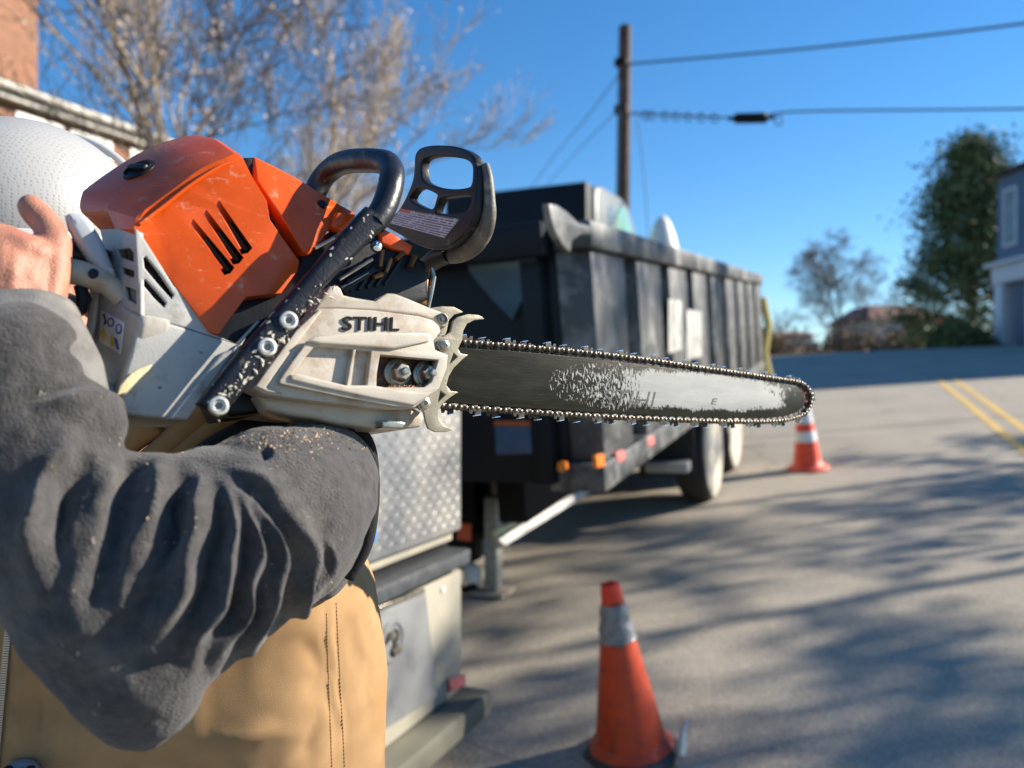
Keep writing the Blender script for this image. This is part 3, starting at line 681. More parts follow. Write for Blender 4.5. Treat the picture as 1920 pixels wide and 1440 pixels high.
# ================================================================= BUILDINGS
M['brick'] = None
def brick_mat():
    m, nt, b = principled('orange_brick'); L = nt.links
    tc = nd(nt, 'ShaderNodeTexCoord'); mp = nd(nt, 'ShaderNodeMapping'); L.new(tc.outputs['Generated'], mp.inputs[0])
    geo = nd(nt, 'ShaderNodeTexCoord')
    sepx = nd(nt, 'ShaderNodeSeparateXYZ'); L.new(geo.outputs['Object'], sepx.inputs[0])
    ad = nd(nt, 'ShaderNodeMath', operation='ADD'); L.new(sepx.outputs[0], ad.inputs[0]); L.new(sepx.outputs[1], ad.inputs[1])
    cmb = nd(nt, 'ShaderNodeCombineXYZ'); L.new(ad.outputs[0], cmb.inputs[0]); L.new(sepx.outputs[2], cmb.inputs[1])
    br = nd(nt, 'ShaderNodeTexBrick'); br.inputs['Scale'].default_value = 1; br.inputs['Brick Width'].default_value = .215; br.inputs['Row Height'].default_value = .075; br.inputs['Mortar Size'].default_value = .01
    br.inputs['Color1'].default_value = (.36, .135, .06, 1); br.inputs['Color2'].default_value = (.22, .075, .035, 1); br.inputs['Mortar'].default_value = (.30, .24, .18, 1)
    L.new(cmb.outputs[0], br.inputs['Vector']); L.new(br.outputs[0], b.inputs['Base Color']); b.inputs['Roughness'].default_value = .9
    bp = nd(nt, 'ShaderNodeBump'); bp.inputs['Distance'].default_value = .01; L.new(br.outputs['Fac'], bp.inputs['Height']); bp.invert = True; L.new(bp.outputs[0], b.inputs['Normal'])
    return m
M['brick'] = brick_mat()
M['trim'] = mat('grey_white_eaves_paint', (.50, .48, .43), .6, noise=.1, nscale=2)
M['glassd'] = mat('window_glass', (.16, .20, .22), .08, noise=.2, nscale=1)
M['shingle'] = mat('grey_shingles', (.12, .11, .10), .9, noise=.3, nscale=4, bump=1, bscale=12)
Z = Vector((0, 0, 1))
bA = P(0, 150, 18.0); bo = Vector((bA.x, bA.y, G(bA.x, bA.y)))
bb = thing('brick_building', bo, 'orange brick building with grey-white eaves and a tall chimney at the upper left', 'building')
BFm = (bo, HD, Z, RT)
he = bA.z-bo.z
def bbox(s0, s1, z0, z1, t0, t1, bev=0): return box_me(BFm, s0, s1, z0, z1, t0, t1, bev)
put('wall', bbox(-9, 5.2, -1, he-.42, -9, 0), M['brick'], bb)
put('fascia', bbox(-9.3, 5.5, he-.42, he-.27, -9, .22, .01), M['trim'], bb)
put('soffit', bbox(-9.3, 5.5, he-.46, he-.422, .003, .30), M['trim'], bb)
put('gutter', bbox(-9.4, 5.6, he-.26, he-.10, .0, .42, .04), M['trim'], bb)
roof = loft_me([bo+HD*-9.4+Z*(he-.09)+RT*.42, bo+HD*5.6+Z*(he-.09)+RT*.42, bo+HD*5.6+Z*(he-.09)-RT*9, bo+HD*-9.4+Z*(he-.09)-RT*9],
               [bo+HD*-9.0+Z*(he+1.2)-RT*4.2, bo+HD*2.0+Z*(he+1.2)-RT*4.2, bo+HD*2.0+Z*(he+1.2)-RT*4.4, bo+HD*-9.0+Z*(he+1.2)-RT*4.4])
put('roof', roof, M['shingle'], bb)
for k in range(0):
    s = -8.8+k*.93
    put('bracket', bbox(s, s+.12, he-.78, he-.602, .0, .34), M['trim'], bb)
chx = (P(0, 60, 18.3)-bo).dot(HD)
put('chimney', bbox(-1.2, 1.15, he-.7, he+4.5, -1.5, -.35), M['brick'], bb)
put('chimney_cap', bbox(-1.3, 1.25, he+4.5, he+4.7, -1.6, -.25), M['trim'], bb)
put('chimney_stack', bbox(-2.2, -1.22, he-.7, he+4.0, -1.3, -.45), mat('dark_red_brick', (.14, .04, .03), .9, noise=.2), bb)
for s0 in (.35, 1.75, 3.5):
    for zf, hgt in ((he-2.4, 1.8), (he-5.8, 1.9)):
        w_ = put('window', slab_me([[(s0, zf), (s0+1.2, zf), (s0+1.2, zf+hgt), (s0, zf+hgt)], [(s0+.13, zf+.13), (s0+1.07, zf+.13), (s0+1.07, zf+hgt-.13), (s0+.13, zf+hgt-.13)]], (bo+RT*.05, HD, Z, RT), .12, .01), M['whitep'], bb)
        put('pane', box_me((bo, HD, Z, RT), s0+.1, s0+1.1, zf+.1, zf+hgt-.1, .003, .012), M['glassd'], w_)
        put('glazing_bar', box_me((bo, HD, Z, RT), s0+.575, s0+.625, zf+.135, zf+hgt-.135, .014, .04), M['whitep'], w_)
        put('glazing_bar', box_me((bo, HD, Z, RT), s0+.135, s0+1.065, zf+hgt/2-.03, zf+hgt/2+.03, .014, .045), M['whitep'], w_)
# right building
rb0 = Vector((20.5, 20.2, G(20.5, 22)))
rb = thing('clapboard_building', rb0, 'tall white and blue-shadowed building at the right edge beyond the road', 'building')
RF_ = (rb0, Vector((0, 1, 0)), Z, Vector((-1, 0, 0)))
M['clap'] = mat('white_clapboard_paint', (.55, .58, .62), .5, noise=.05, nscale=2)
bluew = mat('shade_blue_siding', (.07, .13, .22), .6, noise=.12, nscale=2)  # siding colour holds the blue of the facade's shade
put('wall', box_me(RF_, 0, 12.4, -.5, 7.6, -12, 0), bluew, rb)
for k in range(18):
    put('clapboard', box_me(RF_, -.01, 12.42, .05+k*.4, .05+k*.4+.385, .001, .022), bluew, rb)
put('roof', loft_me([rb0+Vector((-.5, -.4, 7.65)), rb0+Vector((-.5, 12.8, 7.65)), rb0+Vector((12.4, 12.8, 7.65)), rb0+Vector((12.4, -.4, 7.65))],
                    [rb0+Vector((4.5, 4, 8.8)), rb0+Vector((4.5, 9, 8.8)), rb0+Vector((7.5, 9, 8.8)), rb0+Vector((7.5, 4, 8.8))]), M['shingle'], rb)
for s0, z0_, ww, hh_ in ((11.1, 4.6, .9, 2.4), (9.3, 4.6, .9, 2.4), (7, 4.6, .9, 2.4), (4, 4.6, .9, 2.4)):
    w_ = put('window', slab_me([[(s0, z0_), (s0+ww, z0_), (s0+ww, z0_+hh_), (s0, z0_+hh_)], [(s0+.1, z0_+.1), (s0+ww-.1, z0_+.1), (s0+ww-.1, z0_+hh_-.1), (s0+.1, z0_+hh_-.1)]], (RF_[0]+RF_[3]*.08, *RF_[1:]), .06, .01), M['clap'], rb)
    put('pane', box_me(RF_, s0+.09, s0+ww-.09, z0_+.09, z0_+hh_-.09, .03, .04), M['glassd'], w_)
pchm = M['clap']
put('porch_beam', box_me(RF_, 4.5, 10.8, 2.9, 3.6, .1, 1.3, .02), pchm, rb)
put('porch_roof', box_me(RF_, 4.3, 11.0, 3.6, 3.75, .03, 1.5, .02), pchm, rb)
for s0 in (10.2, 8.3, 6.4, 4.6): put('porch_column', box_me(RF_, s0, s0+.5, 0, 2.9, .75, 1.25, .02), pchm, rb)
put('porch_floor', box_me(RF_, 4.5, 10.8, -.4, .12, .03, 1.3), mat('brown_porch_boards', (.10, .08, .07), .8), rb)
put('door_opening', box_me(RF_, 8.9, 10.0, .13, 2.7, .025, .05), mat('dark_brown_door', (.04, .03, .03), .5), rb)
put('step_wall', box_me(RF_, 10.9, 11.9, -.5, .9, 1.32, 2.3, .03), pchm, rb)
# far houses
def house(px0, px1, apex, eave_y, base_y, d, label, wallm, roofm):
    a = P(px0, eave_y, d); b = P(px1, eave_y, d); top = P((px0+px1)/2+apex[0], apex[1], d)
    gz_ = P(px0, base_y, d).z
    e = thing('house', Vector(((a.x+b.x)/2, d, gz_)), label, 'house', 'houses beyond the crest')
    dep = 9
    put('wall', box_me(WF, a.x+.3, b.x-.3, d, d+dep, gz_-2, a.z), wallm, e)
    r = [a+Vector((-.3, -.4, 0)), b+Vector((.3, -.4, 0)), b+Vector((.3, dep+.4, 0)), a+Vector((-.3, dep+.4, 0))]
    t = [top+Vector((-2, 3, 0)), top+Vector((2, 3, 0)), top+Vector((2, dep-3, 0)), top+Vector((-2, dep-3, 0))]
    put('roof', loft_me([q+Vector((0, 0, .01)) for q in r], t), roofm, e)
    for k in range(3):
        x = a.x+(b.x-a.x)*(.2+.28*k)
        f = put('window', box_me(WF, x, x+1.2, d-.06, d-.003, a.z-2.0, a.z-.7), M['whitep'], e)
        put('pane', box_me(WF, x+.1, x+1.1, d-.09, d-.062, a.z-1.9, a.z-.8), M['glassd'], f)
    return e
redroof = mat('red_brown_roof', (.17, .08, .065), .85, noise=.15, nscale=1)
house(1632, 1772, (0, 566), 597, 640, 66, 'far house with a red-brown roof left of the evergreen tree', mat('pale_siding', (.48, .40, .34), .7, noise=.1, nscale=1), redroof)
house(1445, 1530, (0, 618), 628, 650, 85, 'low far house with a dull red roof just right of the trailer', mat('tan_siding', (.36, .30, .22), .7, noise=.1, nscale=1), redroof)
# orange sign on the crest
sg0 = P(1760, 612, 33); sgb = Vector((sg0.x, 33, G(sg0.x, 33)))
sgn = thing('road_work_sign', sgb, 'small orange diamond road sign on a post on the far crest', 'sign')
put('panel', slab_me([[(-.32, 0), (0, -.36), (.32, 0), (0, .36)]], (sg0, Vector((1, 0, 0)), Z, Vector((0, -1, 0))), .02, .004), mat('orange_sign', (.85, .13, .03), .5), sgn)
put('post', tube_me([sgb, sg0+Vector((0, .04, 0))], .03, 6), M['chassis'], sgn)

# ================================================================= TREES
def tree_segments(base, trunk_h, trunk_r, rs, levels, spread=.55, lens=(.62,), upb=.25, kids=(3, 5), minr=.006, lean=(0, 0), jit=.16, first=.35):
    """recursive limbs: list of (points, radii)"""
    segs = []
    def grow(p, d, L, r, lv):
        n = max(3, int(L/.25)) if lv < 2 else 3
        n = min(n, 9)
        pts, rad = [p.copy()], [r]
        q = p.copy(); dd = d.copy()
        for i in range(n):
            dd = (dd + Vector(rs.normal(0, jit, 3)) + Vector((0, 0, upb*.12))).normalized()
            q = q + dd*(L/n); pts.append(q.copy()); rad.append(max(r*(1-.62*(i+1)/n), minr*.7))
        segs.append((pts, rad, lv))
        if lv >= levels: return
        nk = rs.randint(kids[0], kids[1]+1) + (2 if lv == 0 else 0)
        for k in range(nk):
            t = first+(1-first)*(k+rs.rand())/nk if lv == 0 else .2+.8*(k+rs.rand())/nk
            i = min(n-1, int(t*n)); f = t*n-i
            pp = pts[i].lerp(pts[i+1], min(1, f))
            tdir = (pts[i+1]-pts[i]).normalized()
            side = Vector(rs.normal(0, 1, 3)); side = (side-tdir*side.dot(tdir)).normalized()
            a = spread*(.7+.6*rs.rand())
            nd_ = (tdir*math.cos(a)+side*math.sin(a)+Vector((0, 0, upb*.5))).normalized()
            grow(pp, nd_, L*(.50+.25*rs.rand())*(1.05-.35*t), max(rad[i]*.62, minr), lv+1)
    d0 = Vector((lean[0], lean[1], 1)).normalized()
    grow(Vector(base), d0, trunk_h, trunk_r, 0)
    return segs
def segs_me(segs):
    vs, fs = [], []
    for pts, rad, lv in segs:
        sides = 8 if lv == 0 else (5 if lv == 1 else 3)
        o = len(vs); prev = None
        for i, p in enumerate(pts):
            t = (pts[min(i+1, len(pts)-1)]-pts[max(i-1, 0)]).normalized()
            ref = Vector((0, 0, 1)) if abs(t.z) < .9 else Vector((1, 0, 0))
            x = (ref-t*ref.dot(t)).normalized(); y = t.cross(x)
            for k in range(sides):
                a = 2*math.pi*k/sides; vs.append(p+(x*math.cos(a)+y*math.sin(a))*rad[i])
        for i in range(len(pts)-1):
            for k in range(sides):
                k2 = (k+1) % sides; fs.append((o+i*sides+k, o+i*sides+k2, o+(i+1)*sides+k2, o+(i+1)*sides+k))
    me = bpy.data.meshes.new('t'); me.from_pydata([tuple(v) for v in vs], [], fs); me.update(); return me
def leaf_cards(pts, size, rs, aspect=.6, updown=0):
    n = len(pts); pts = np.array(pts)
    d1 = rs.normal(0, 1, (n, 3)); d1 /= np.linalg.norm(d1, axis=1)[:, None]
    d2 = rs.normal(0, 1, (n, 3)); d2 -= d1*(d1*d2).sum(1)[:, None]; d2 /= np.linalg.norm(d2, axis=1)[:, None]
    s = size*(.6+.8*rs.rand(n))[:, None]
    nn = np.cross(d1, d2)
    a = pts-d1*s; b = pts+d2*s*aspect+nn*s*.18; c = pts+d1*s; d = pts-d2*s*aspect+nn*s*.18
    vs = np.stack([a, b, c, d], 1).reshape(-1, 3)
    fs = np.arange(4*n).reshape(-1, 4)
    fs = np.concatenate([fs[:, [0, 1, 2]], fs[:, [0, 2, 3]]])
    me = bpy.data.meshes.new('l'); me.from_pydata(vs.tolist(), [], fs.tolist()); me.update(); return me
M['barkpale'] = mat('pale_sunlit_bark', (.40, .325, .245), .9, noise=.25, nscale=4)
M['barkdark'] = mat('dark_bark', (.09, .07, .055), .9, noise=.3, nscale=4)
M['dryleaf'] = mat('dry_tan_leaf', (.56, .44, .34), .9, noise=.25, nscale=3)
def bare_tree(base, h, r, seed, label, m, levels=4, leaves=0, leafsize=.05, name='bare_tree', leafmat=None, **kw):
    rs = np.random.RandomState(seed)
    segs = tree_segments(base, h, r, rs, levels, **kw)
    e = thing(name, base, label, 'tree')
    put('trunk', segs_me([s for s in segs if s[2] == 0]), m, e, angle=180)
    put('limbs', segs_me([s for s in segs if s[2] == 1]), m, e, angle=180)
    put('twigs', segs_me([s for s in segs if s[2] > 1]), m, e, angle=180)
    if leaves:
        tips = [s for s in segs if s[2] >= levels-1]
        idx = rs.randint(0, len(tips), leaves)
        pts = []
        for i in idx:
            pp = tips[i][0]; q = pp[rs.randint(1, len(pp))]; pts.append(np.array(q[:])+rs.normal(0, .05, 3))
        tag(put('dry_leaves', leaf_cards(pts, leafsize, rs), leafmat or M['dryleaf'], e, angle=180), kind='stuff')
    return e, segs
def gp(px, d, off=0): x = (px-960)/F*d; return Vector((x, d, G(x, d)+off))
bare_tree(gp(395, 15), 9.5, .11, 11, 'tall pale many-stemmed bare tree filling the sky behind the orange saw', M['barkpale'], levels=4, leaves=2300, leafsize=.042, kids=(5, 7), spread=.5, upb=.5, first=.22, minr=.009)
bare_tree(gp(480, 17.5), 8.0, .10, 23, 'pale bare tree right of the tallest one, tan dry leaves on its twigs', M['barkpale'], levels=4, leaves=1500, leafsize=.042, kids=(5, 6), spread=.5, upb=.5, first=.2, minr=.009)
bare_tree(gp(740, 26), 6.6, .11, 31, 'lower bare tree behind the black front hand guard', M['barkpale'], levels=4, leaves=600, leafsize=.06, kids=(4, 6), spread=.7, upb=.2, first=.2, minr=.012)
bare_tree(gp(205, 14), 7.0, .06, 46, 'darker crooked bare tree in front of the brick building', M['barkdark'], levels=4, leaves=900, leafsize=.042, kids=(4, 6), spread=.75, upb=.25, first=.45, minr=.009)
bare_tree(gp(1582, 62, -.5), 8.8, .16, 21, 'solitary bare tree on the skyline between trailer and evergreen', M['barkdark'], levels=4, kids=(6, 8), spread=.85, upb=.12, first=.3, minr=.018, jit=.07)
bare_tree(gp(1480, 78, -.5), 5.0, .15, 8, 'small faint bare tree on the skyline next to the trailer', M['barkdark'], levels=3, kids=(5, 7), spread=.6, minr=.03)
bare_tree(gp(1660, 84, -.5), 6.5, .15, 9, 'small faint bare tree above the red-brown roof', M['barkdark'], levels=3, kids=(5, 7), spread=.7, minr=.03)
# evergreen with broad glossy leaves
def leaf_mat():
    m, nt, b = principled('glossy_evergreen_leaf'); L = nt.links
    gi = nd(nt, 'ShaderNodeNewGeometry'); tc = nd(nt, 'ShaderNodeTexCoord')
    n1 = nd(nt, 'ShaderNodeTexNoise'); n1.inputs['Scale'].default_value = 1.1; L.new(tc.outputs['Object'], n1.inputs['Vector'])
    cr = nd(nt, 'ShaderNodeValToRGB'); cr.color_ramp.elements[0].color = (.07, .10, .035, 1); cr.color_ramp.elements[1].color = (.17, .205, .085, 1)
    cr.color_ramp.elements[0].position = .35; cr.color_ramp.elements[1].position = .65
    L.new(n1.outputs['Fac'], cr.inputs[0]); L.new(cr.outputs[0], b.inputs['Base Color']); b.inputs['Roughness'].default_value = .6; b.inputs['Specular IOR Level'].default_value = .25
    return m
M['leaf'] = leaf_mat()
def evergreen(base, H, rad, seed, label, nclump=170, per=90, low=.12, leaf=.085, cs=.34):
    rs = np.random.RandomState(seed)
    e = thing('evergreen_tree', base, label, 'tree')
    b = Vector(base); pts = []; limbs = [([b-Z*.4, b+Z*H*.5, b+Z*H*.97], [.2, .12, .02], 0)]
    for k in range(nclump):
        t = low+(1-low)*rs.rand()**.85
        rr_ = rad*(1-((t-low)/(1-low))**1.6*.92)*(.35+.65*rs.rand()**.5)*(1 if rs.rand() > .15 else 1.18)
        a = rs.rand()*2*math.pi
        c = np.array([b.x+rr_*math.cos(a), b.y+rr_*math.sin(a), b.z+H*t])
        s = cs*(.45+rs.rand())
        q = rs.normal(0, 1, (per, 3))*np.array([s, s, s*.5])+c
        pts.append(q)
        limbs.append(([b+Z*(H*t*.78), Vector(c)], [.045, .012], 1))
    put('trunk', segs_me(limbs[:1]), M['barkdark'], e, angle=180)
    put('limbs', segs_me(limbs[1:]), M['barkdark'], e, angle=180)
    tag(put('leaves', leaf_cards(np.vstack(pts), leaf, rs, .5), M['leaf'], e, angle=180), kind='stuff')
    return e
eb = gp(1822, 39); 
evergreen(eb, 10.6, 3.1, 3, 'dense dark green evergreen tree beside the right-hand building', nclump=230, per=110, leaf=.125, low=.06, cs=.62)
# shrubs and brown hedge beyond the crest
def bush(px0, px1, top, d, depth, seed, label, m, n, leaf, name='hedge', cat='hedge'):
    rs = np.random.RandomState(seed)
    a = P(px0, 660, d); b_ = P(px1, 660, d); z1 = P(px0, top, d).z; z0 = min(G(a.x, d), z1)-1.0
    N = n; x = rs.uniform(a.x, b_.x, N); y = d+rs.rand(N)*depth
    hgt = (.72+.28*np.sin(x*1.3+seed)*np.sin(x*.37+1))*(.85+.3*rs.rand(N))
    z = z0+(z1-z0)*hgt*rs.rand(N)**.6
    o = put(name, leaf_cards(np.stack([x, y, z], 1), leaf, rs, .5), m, base=Vector(((a.x+b_.x)/2, d, z0)), angle=180)
    tag(o, label, cat, kind='stuff'); return o
brush = mat('brown_winter_brush', (.25, .17, .10), .95, noise=.35, nscale=.5)
bush(1425, 1800, 622, 58, 9, 1, 'far brown winter brush along the skyline', brush, 9000, .32)
bush(1690, 1850, 590, 46, 5, 2, 'brown brush under the evergreen tree', brush, 3500, .25)
bush(1795, 1900, 606, 30, 2.5, 4, 'dark green hedge at the foot of the evergreen', M['leaf'], 7000, .12)
# trees across the street (out of the frame to the right) whose shade falls on the road
def pine(base, H, rad, seed, label, n=70):
    rs = np.random.RandomState(seed)
    e = thing('pine_tree', base, label, 'tree', 'pines across the street'); b = Vector(base)
    limbs = [([b-Z*.3, b+Z*H*.5, b+Z*H], [.07, .05, .015], 0)]; pts = []
    for k in range(n):
        t = .38+.62*rs.rand(); L = rad*(1.15-t*.75)*(.6+.6*rs.rand()); a = rs.rand()*6.283
        d = Vector((math.cos(a), math.sin(a), .12)); p0 = b+Z*H*t*.97
        limbs.append(([p0, p0+d*L*.5, p0+d*L+Z*.15], [.03, .018, .006], 1))
        for j in range(5):
            c = p0+d*L*(.35+.16*j); s = .16+.12*rs.rand()
            pts.append(rs.normal(0, 1, (26, 3))*np.array([s, s, s*.45])+np.array(c[:]))
    put('trunk', segs_me(limbs[:1]), M['barkdark'], e, angle=180)
    put('limbs', segs_me(limbs[1:]), M['barkdark'], e, angle=180)
    tag(put('needles', leaf_cards(np.vstack(pts), .085, rs, .35), M['leaf'], e, angle=180), kind='stuff')
pine(Vector((15.0, 7.6, G(15, 7.6))), 10.0, 2.9, 5, 'sparse pine outside the right edge, shading the road', 26)
pine(Vector((16.5, 10.4, G(16.5, 10.4))), 10.5, 2.6, 6, 'sparse pine farther up the street outside the right edge', 17)
pine(Vector((15.2, 5.4, G(15.2, 5.4))), 7.9, 2.4, 9, 'low sparse pine outside the right edge, nearest the camera', 20)
# ================================================================= CHAINSAW
BO = P(860, 708, .92); TIPP = P(1512, 750, 1.32)
SU = (TIPP-BO).normalized()
n0 = Vector((SU.y, -SU.x, 0)).normalized()
ROLL = R(7.0)
v0 = n0.cross(SU) if n0.cross(SU).z > 0 else -n0.cross(SU)
SN = (n0*math.cos(ROLL)+v0*math.sin(ROLL)).normalized(); SV = (v0*math.cos(ROLL)-n0*math.sin(ROLL)).normalized()
if SU.cross(SV).dot(SN) < 0: print('frame flip')
def SF(w): return (BO+SN*w, SU, SV, SN)
def S(px, py, w): return hit(px, py, BO+SN*w, SN)
def S2(pts, w): return on(pts, SF(w))
def U(px, py, u): return hit(px, py, BO+SU*u, SU)
saw = thing('chainsaw', S(500, 700, -.05), 'orange and cream chainsaw with black handles and long bar, carried on the shoulder', 'chainsaw')
def sslb(name, polys, w, depth, m, parent=None, bev=.001, sm=False, seg=2, angle=35):
    polys = [S2(p, w) for p in polys]
    if sm: polys = [smooth2(p) for p in polys]
    return put(name, slab_me(polys, SF(w), depth, bev, seg), m, parent or saw, angle=angle)
def scyl(c, n, prof, seg=20, ref=(0, 0, 1)):
    fr = frame_at(c, n, ref); return lathe_me(prof, fr, seg)
def text_me(s, px, py, h, w, depth=.0012, shear=.0, off=.0, dx=None, squeeze=1.0):
    cu = bpy.data.curves.new('t', 'FONT'); cu.body = s; cu.size = 1; cu.extrude = .5; cu.shear = shear; cu.offset = off; cu.align_x = 'LEFT'
    ob = bpy.data.objects.new('t', cu); C.objects.link(ob); dg = bpy.context.evaluated_depsgraph_get(); dg.update()
    me = bpy.data.meshes.new_from_object(ob.evaluated_get(dg)); bpy.data.objects.remove(ob)
    v = verts_np(me); mn = v.min(0); mx_ = v.max(0)
    (a0, b0), (a1, b1) = S2([px, py], w)
    d = Vector((a1-a0, b1-b0)); Ln = d.length; ux = d/Ln; uy = Vector((-ux.y, ux.x))
    out = []
    for p in v:
        x = (p[0]-mn[0])/(mx_[0]-mn[0])*Ln; y = (p[1]-mn[1])/(mx_[1]-mn[1])*h; z = (p[2]/.5)*depth/2+depth/2
        q = Vector((a0, b0))+ux*x+uy*y
        out.append((BO+SN*(w+z)+SU*q.x+SV*q.y)[:])
    set_verts(me, np.array(out)); return me
# ---- bar
def bar_mat():
    m, nt, b = principled('worn_guide_bar'); L = nt.links
    tc = nd(nt, 'ShaderNodeTexCoord'); at = nd(nt, 'ShaderNodeUVMap'); at.uv_map = 'plane'
    sep = nd(nt, 'ShaderNodeSeparateXYZ'); L.new(at.outputs[0], sep.inputs[0])
    # streaks along the bar + cloudy wear
    mp = nd(nt, 'ShaderNodeMapping'); mp.inputs['Scale'].default_value = (14, 60, 1); L.new(at.outputs[0], mp.inputs[0])
    n1 = nd(nt, 'ShaderNodeTexNoise'); n1.inputs['Scale'].default_value = 1; n1.inputs['Detail'].default_value = 9; n1.inputs['Roughness'].default_value = .65; L.new(mp.outputs[0], n1.inputs['Vector'])
    cr = nd(nt, 'ShaderNodeValToRGB'); cr.color_ramp.elements[0].position = .3; cr.color_ramp.elements[1].position = .72
    cr.color_ramp.elements[0].color = (.012, .0115, .008, 1); cr.color_ramp.elements[1].color = (.034, .032, .022, 1); L.new(n1.outputs['Fac'], cr.inputs[0])
    # fine scratches
    mp3 = nd(nt, 'ShaderNodeMapping'); mp3.inputs['Scale'].default_value = (25, 700, 1); mp3.inputs['Rotation'].default_value = (0, 0, .12); L.new(at.outputs[0], mp3.inputs[0])
    n3 = nd(nt, 'ShaderNodeTexNoise'); n3.inputs['Scale'].default_value = 1; n3.inputs['Detail'].default_value = 3; L.new(mp3.outputs[0], n3.inputs['Vector'])
    r3 = nd(nt, 'ShaderNodeMapRange'); r3.inputs['From Min'].default_value = .66; r3.inputs['From Max'].default_value = .78; r3.inputs['To Max'].default_value = .22; L.new(n3.outputs['Fac'], r3.inputs['Value'])
    mxs = nd(nt, 'ShaderNodeMix', data_type='RGBA'); L.new(r3.outputs[0], mxs.inputs[0]); L.new(cr.outputs[0], mxs.inputs[6]); mxs.inputs[7].default_value = (.35, .34, .30, 1)
    # what is left of the pale paint: u from .27 to .62
    n2 = nd(nt, 'ShaderNodeTexNoise'); n2.inputs['Scale'].default_value = 26; n2.inputs['Detail'].default_value = 10; n2.inputs['Roughness'].default_value = .7; L.new(at.outputs[0], n2.inputs['Vector'])
    nf = nd(nt, 'ShaderNodeTexNoise'); nf.inputs['Scale'].default_value = 240; nf.inputs['Detail'].default_value = 5; nf.inputs['Distortion'].default_value = .7; mpf = nd(nt, 'ShaderNodeMapping'); mpf.inputs['Scale'].default_value = (1.5, .55, 1); mpf.inputs['Rotation'].default_value = (0, 0, .25); L.new(at.outputs[0], mpf.inputs[0]); L.new(mpf.outputs[0], nf.inputs['Vector'])
    def math_(op, a, b_=None, c=None):
        q = nd(nt, 'ShaderNodeMath', operation=op)
        for i, x in enumerate((a, b_, c)):
            if x is None: continue
            if isinstance(x, (int, float)): q.inputs[i].default_value = x
            else: L.new(x, q.inputs[i])
        return q.outputs[0]
    u0, u1, vm, vh = PAINT
    uu = math_('DIVIDE', math_('SUBTRACT', sep.outputs[0], (u0+u1)/2), (u1-u0)/2)
    vv = math_('DIVIDE', math_('SUBTRACT', math_('SUBTRACT', sep.outputs[1], vm), math_('MULTIPLY', math_('SUBTRACT', sep.outputs[0], u0), PSLOPE)), vh)
    e = math_('ADD', math_('POWER', math_('ABSOLUTE', uu), 2.6), math_('POWER', math_('ABSOLUTE', vv), 3.0))
    e2 = math_('SUBTRACT', 1.0, e)
    # the worn left third is scratchy
    lf_ = math_('MULTIPLY', math_('MAXIMUM', math_('SUBTRACT', -.48, uu), 0), 1.5)
    k = math_('ADD', math_('MULTIPLY', e2, 1.1), math_('MULTIPLY', math_('SUBTRACT', n2.outputs['Fac'], .5), 2.4))
    k = math_('ADD', k, math_('MULTIPLY', math_('SUBTRACT', nf.outputs['Fac'], .52), math_('ADD', math_('MULTIPLY', lf_, 20), 1.5)))
    k = math_('SUBTRACT', k, math_('MULTIPLY', lf_, .6))
    mk = nd(nt, 'ShaderNodeMapRange'); mk.inputs['From Min'].default_value = .10; mk.inputs['From Max'].default_value = .24; L.new(k, mk.inputs['Value'])
    gate = math_('GREATER_THAN', e2, -.9)
    fac = math_('MULTIPLY', mk.outputs[0], gate)
    fac = math_('MULTIPLY', fac, .93)
    tone = nd(nt, 'ShaderNodeMix', data_type='RGBA'); L.new(n1.outputs['Fac'], tone.inputs[0]); tone.inputs[6].default_value = (.27, .275, .265, 1); tone.inputs[7].default_value = (.50, .50, .47, 1)
    mx = nd(nt, 'ShaderNodeMix', data_type='RGBA'); L.new(fac, mx.inputs[0]); L.new(mxs.outputs[2], mx.inputs[6]); L.new(tone.outputs[2], mx.inputs[7])
    L.new(mx.outputs[2], b.inputs['Base Color'])
    mt = math_('MULTIPLY', math_('SUBTRACT', 1, fac), .05); L.new(mt, b.inputs['Metallic'])
    b.inputs['Specular IOR Level'].default_value = .09; rr_ = math_('ADD', .34, math_('MULTIPLY', fac, .3)); L.new(rr_, b.inputs['Roughness'])
    bp = nd(nt, 'ShaderNodeBump'); bp.inputs['Strength'].default_value = .35; bp.inputs['Distance'].default_value = .0006
    L.new(math_('ADD', n3.outputs['Fac'], math_('MULTIPLY', fac, .8)), bp.inputs['Height']); L.new(bp.outputs[0], b.inputs['Normal'])
    return m
pa = S2([(1098, 735), (1478, 745), (1300, 737)], 0.0)
PAINT = (pa[0][0], pa[1][0], S2([(1098, 722)], 0)[0][1], .0295)
c1_ = S2([(1098, 722), (1440, 741)], 0); PSLOPE = (c1_[1][1]-c1_[0][1])/(c1_[1][0]-c1_[0][0])
BARPX = [(790, 642), (868, 649), (980, 658), (1095, 669), (1205, 682), (1314, 698), (1400, 709), (1460, 718), (1492, 724), (1506, 734), (1511, 748), (1507, 762), (1495, 773), (1474, 780), (1440, 784), (1350, 784), (1220, 779), (1095, 772), (960, 763), (840, 755), (790, 751)]
M['bar'] = bar_mat()
barme = slab_me([S2(BARPX, .0025)], SF(.0025), .005, .0006)
bar = put('guide_bar', barme, M['bar'], saw)
uvl = bar.data.uv_layers.new(name='plane')
bb_ = base_of(bar)
for lp in bar.data.loops:
    q = bar.data.vertices[lp.vertex_index].co + bb_ - BO
    uvl.data[lp.index].uv = (q.dot(SU), q.dot(SV))
pl = mat('worn_dark_print', (.012, .011, .01), .5, noise=.3, dirt=(.25, .25, .23), dirt_amt=.25, dirt_scale=160)
put('bar_print', text_me('STIHL', (1128, 764), (1236, 768), .0255, .0026, .0003, shear=.35, off=-.012), pl, bar, angle=20)
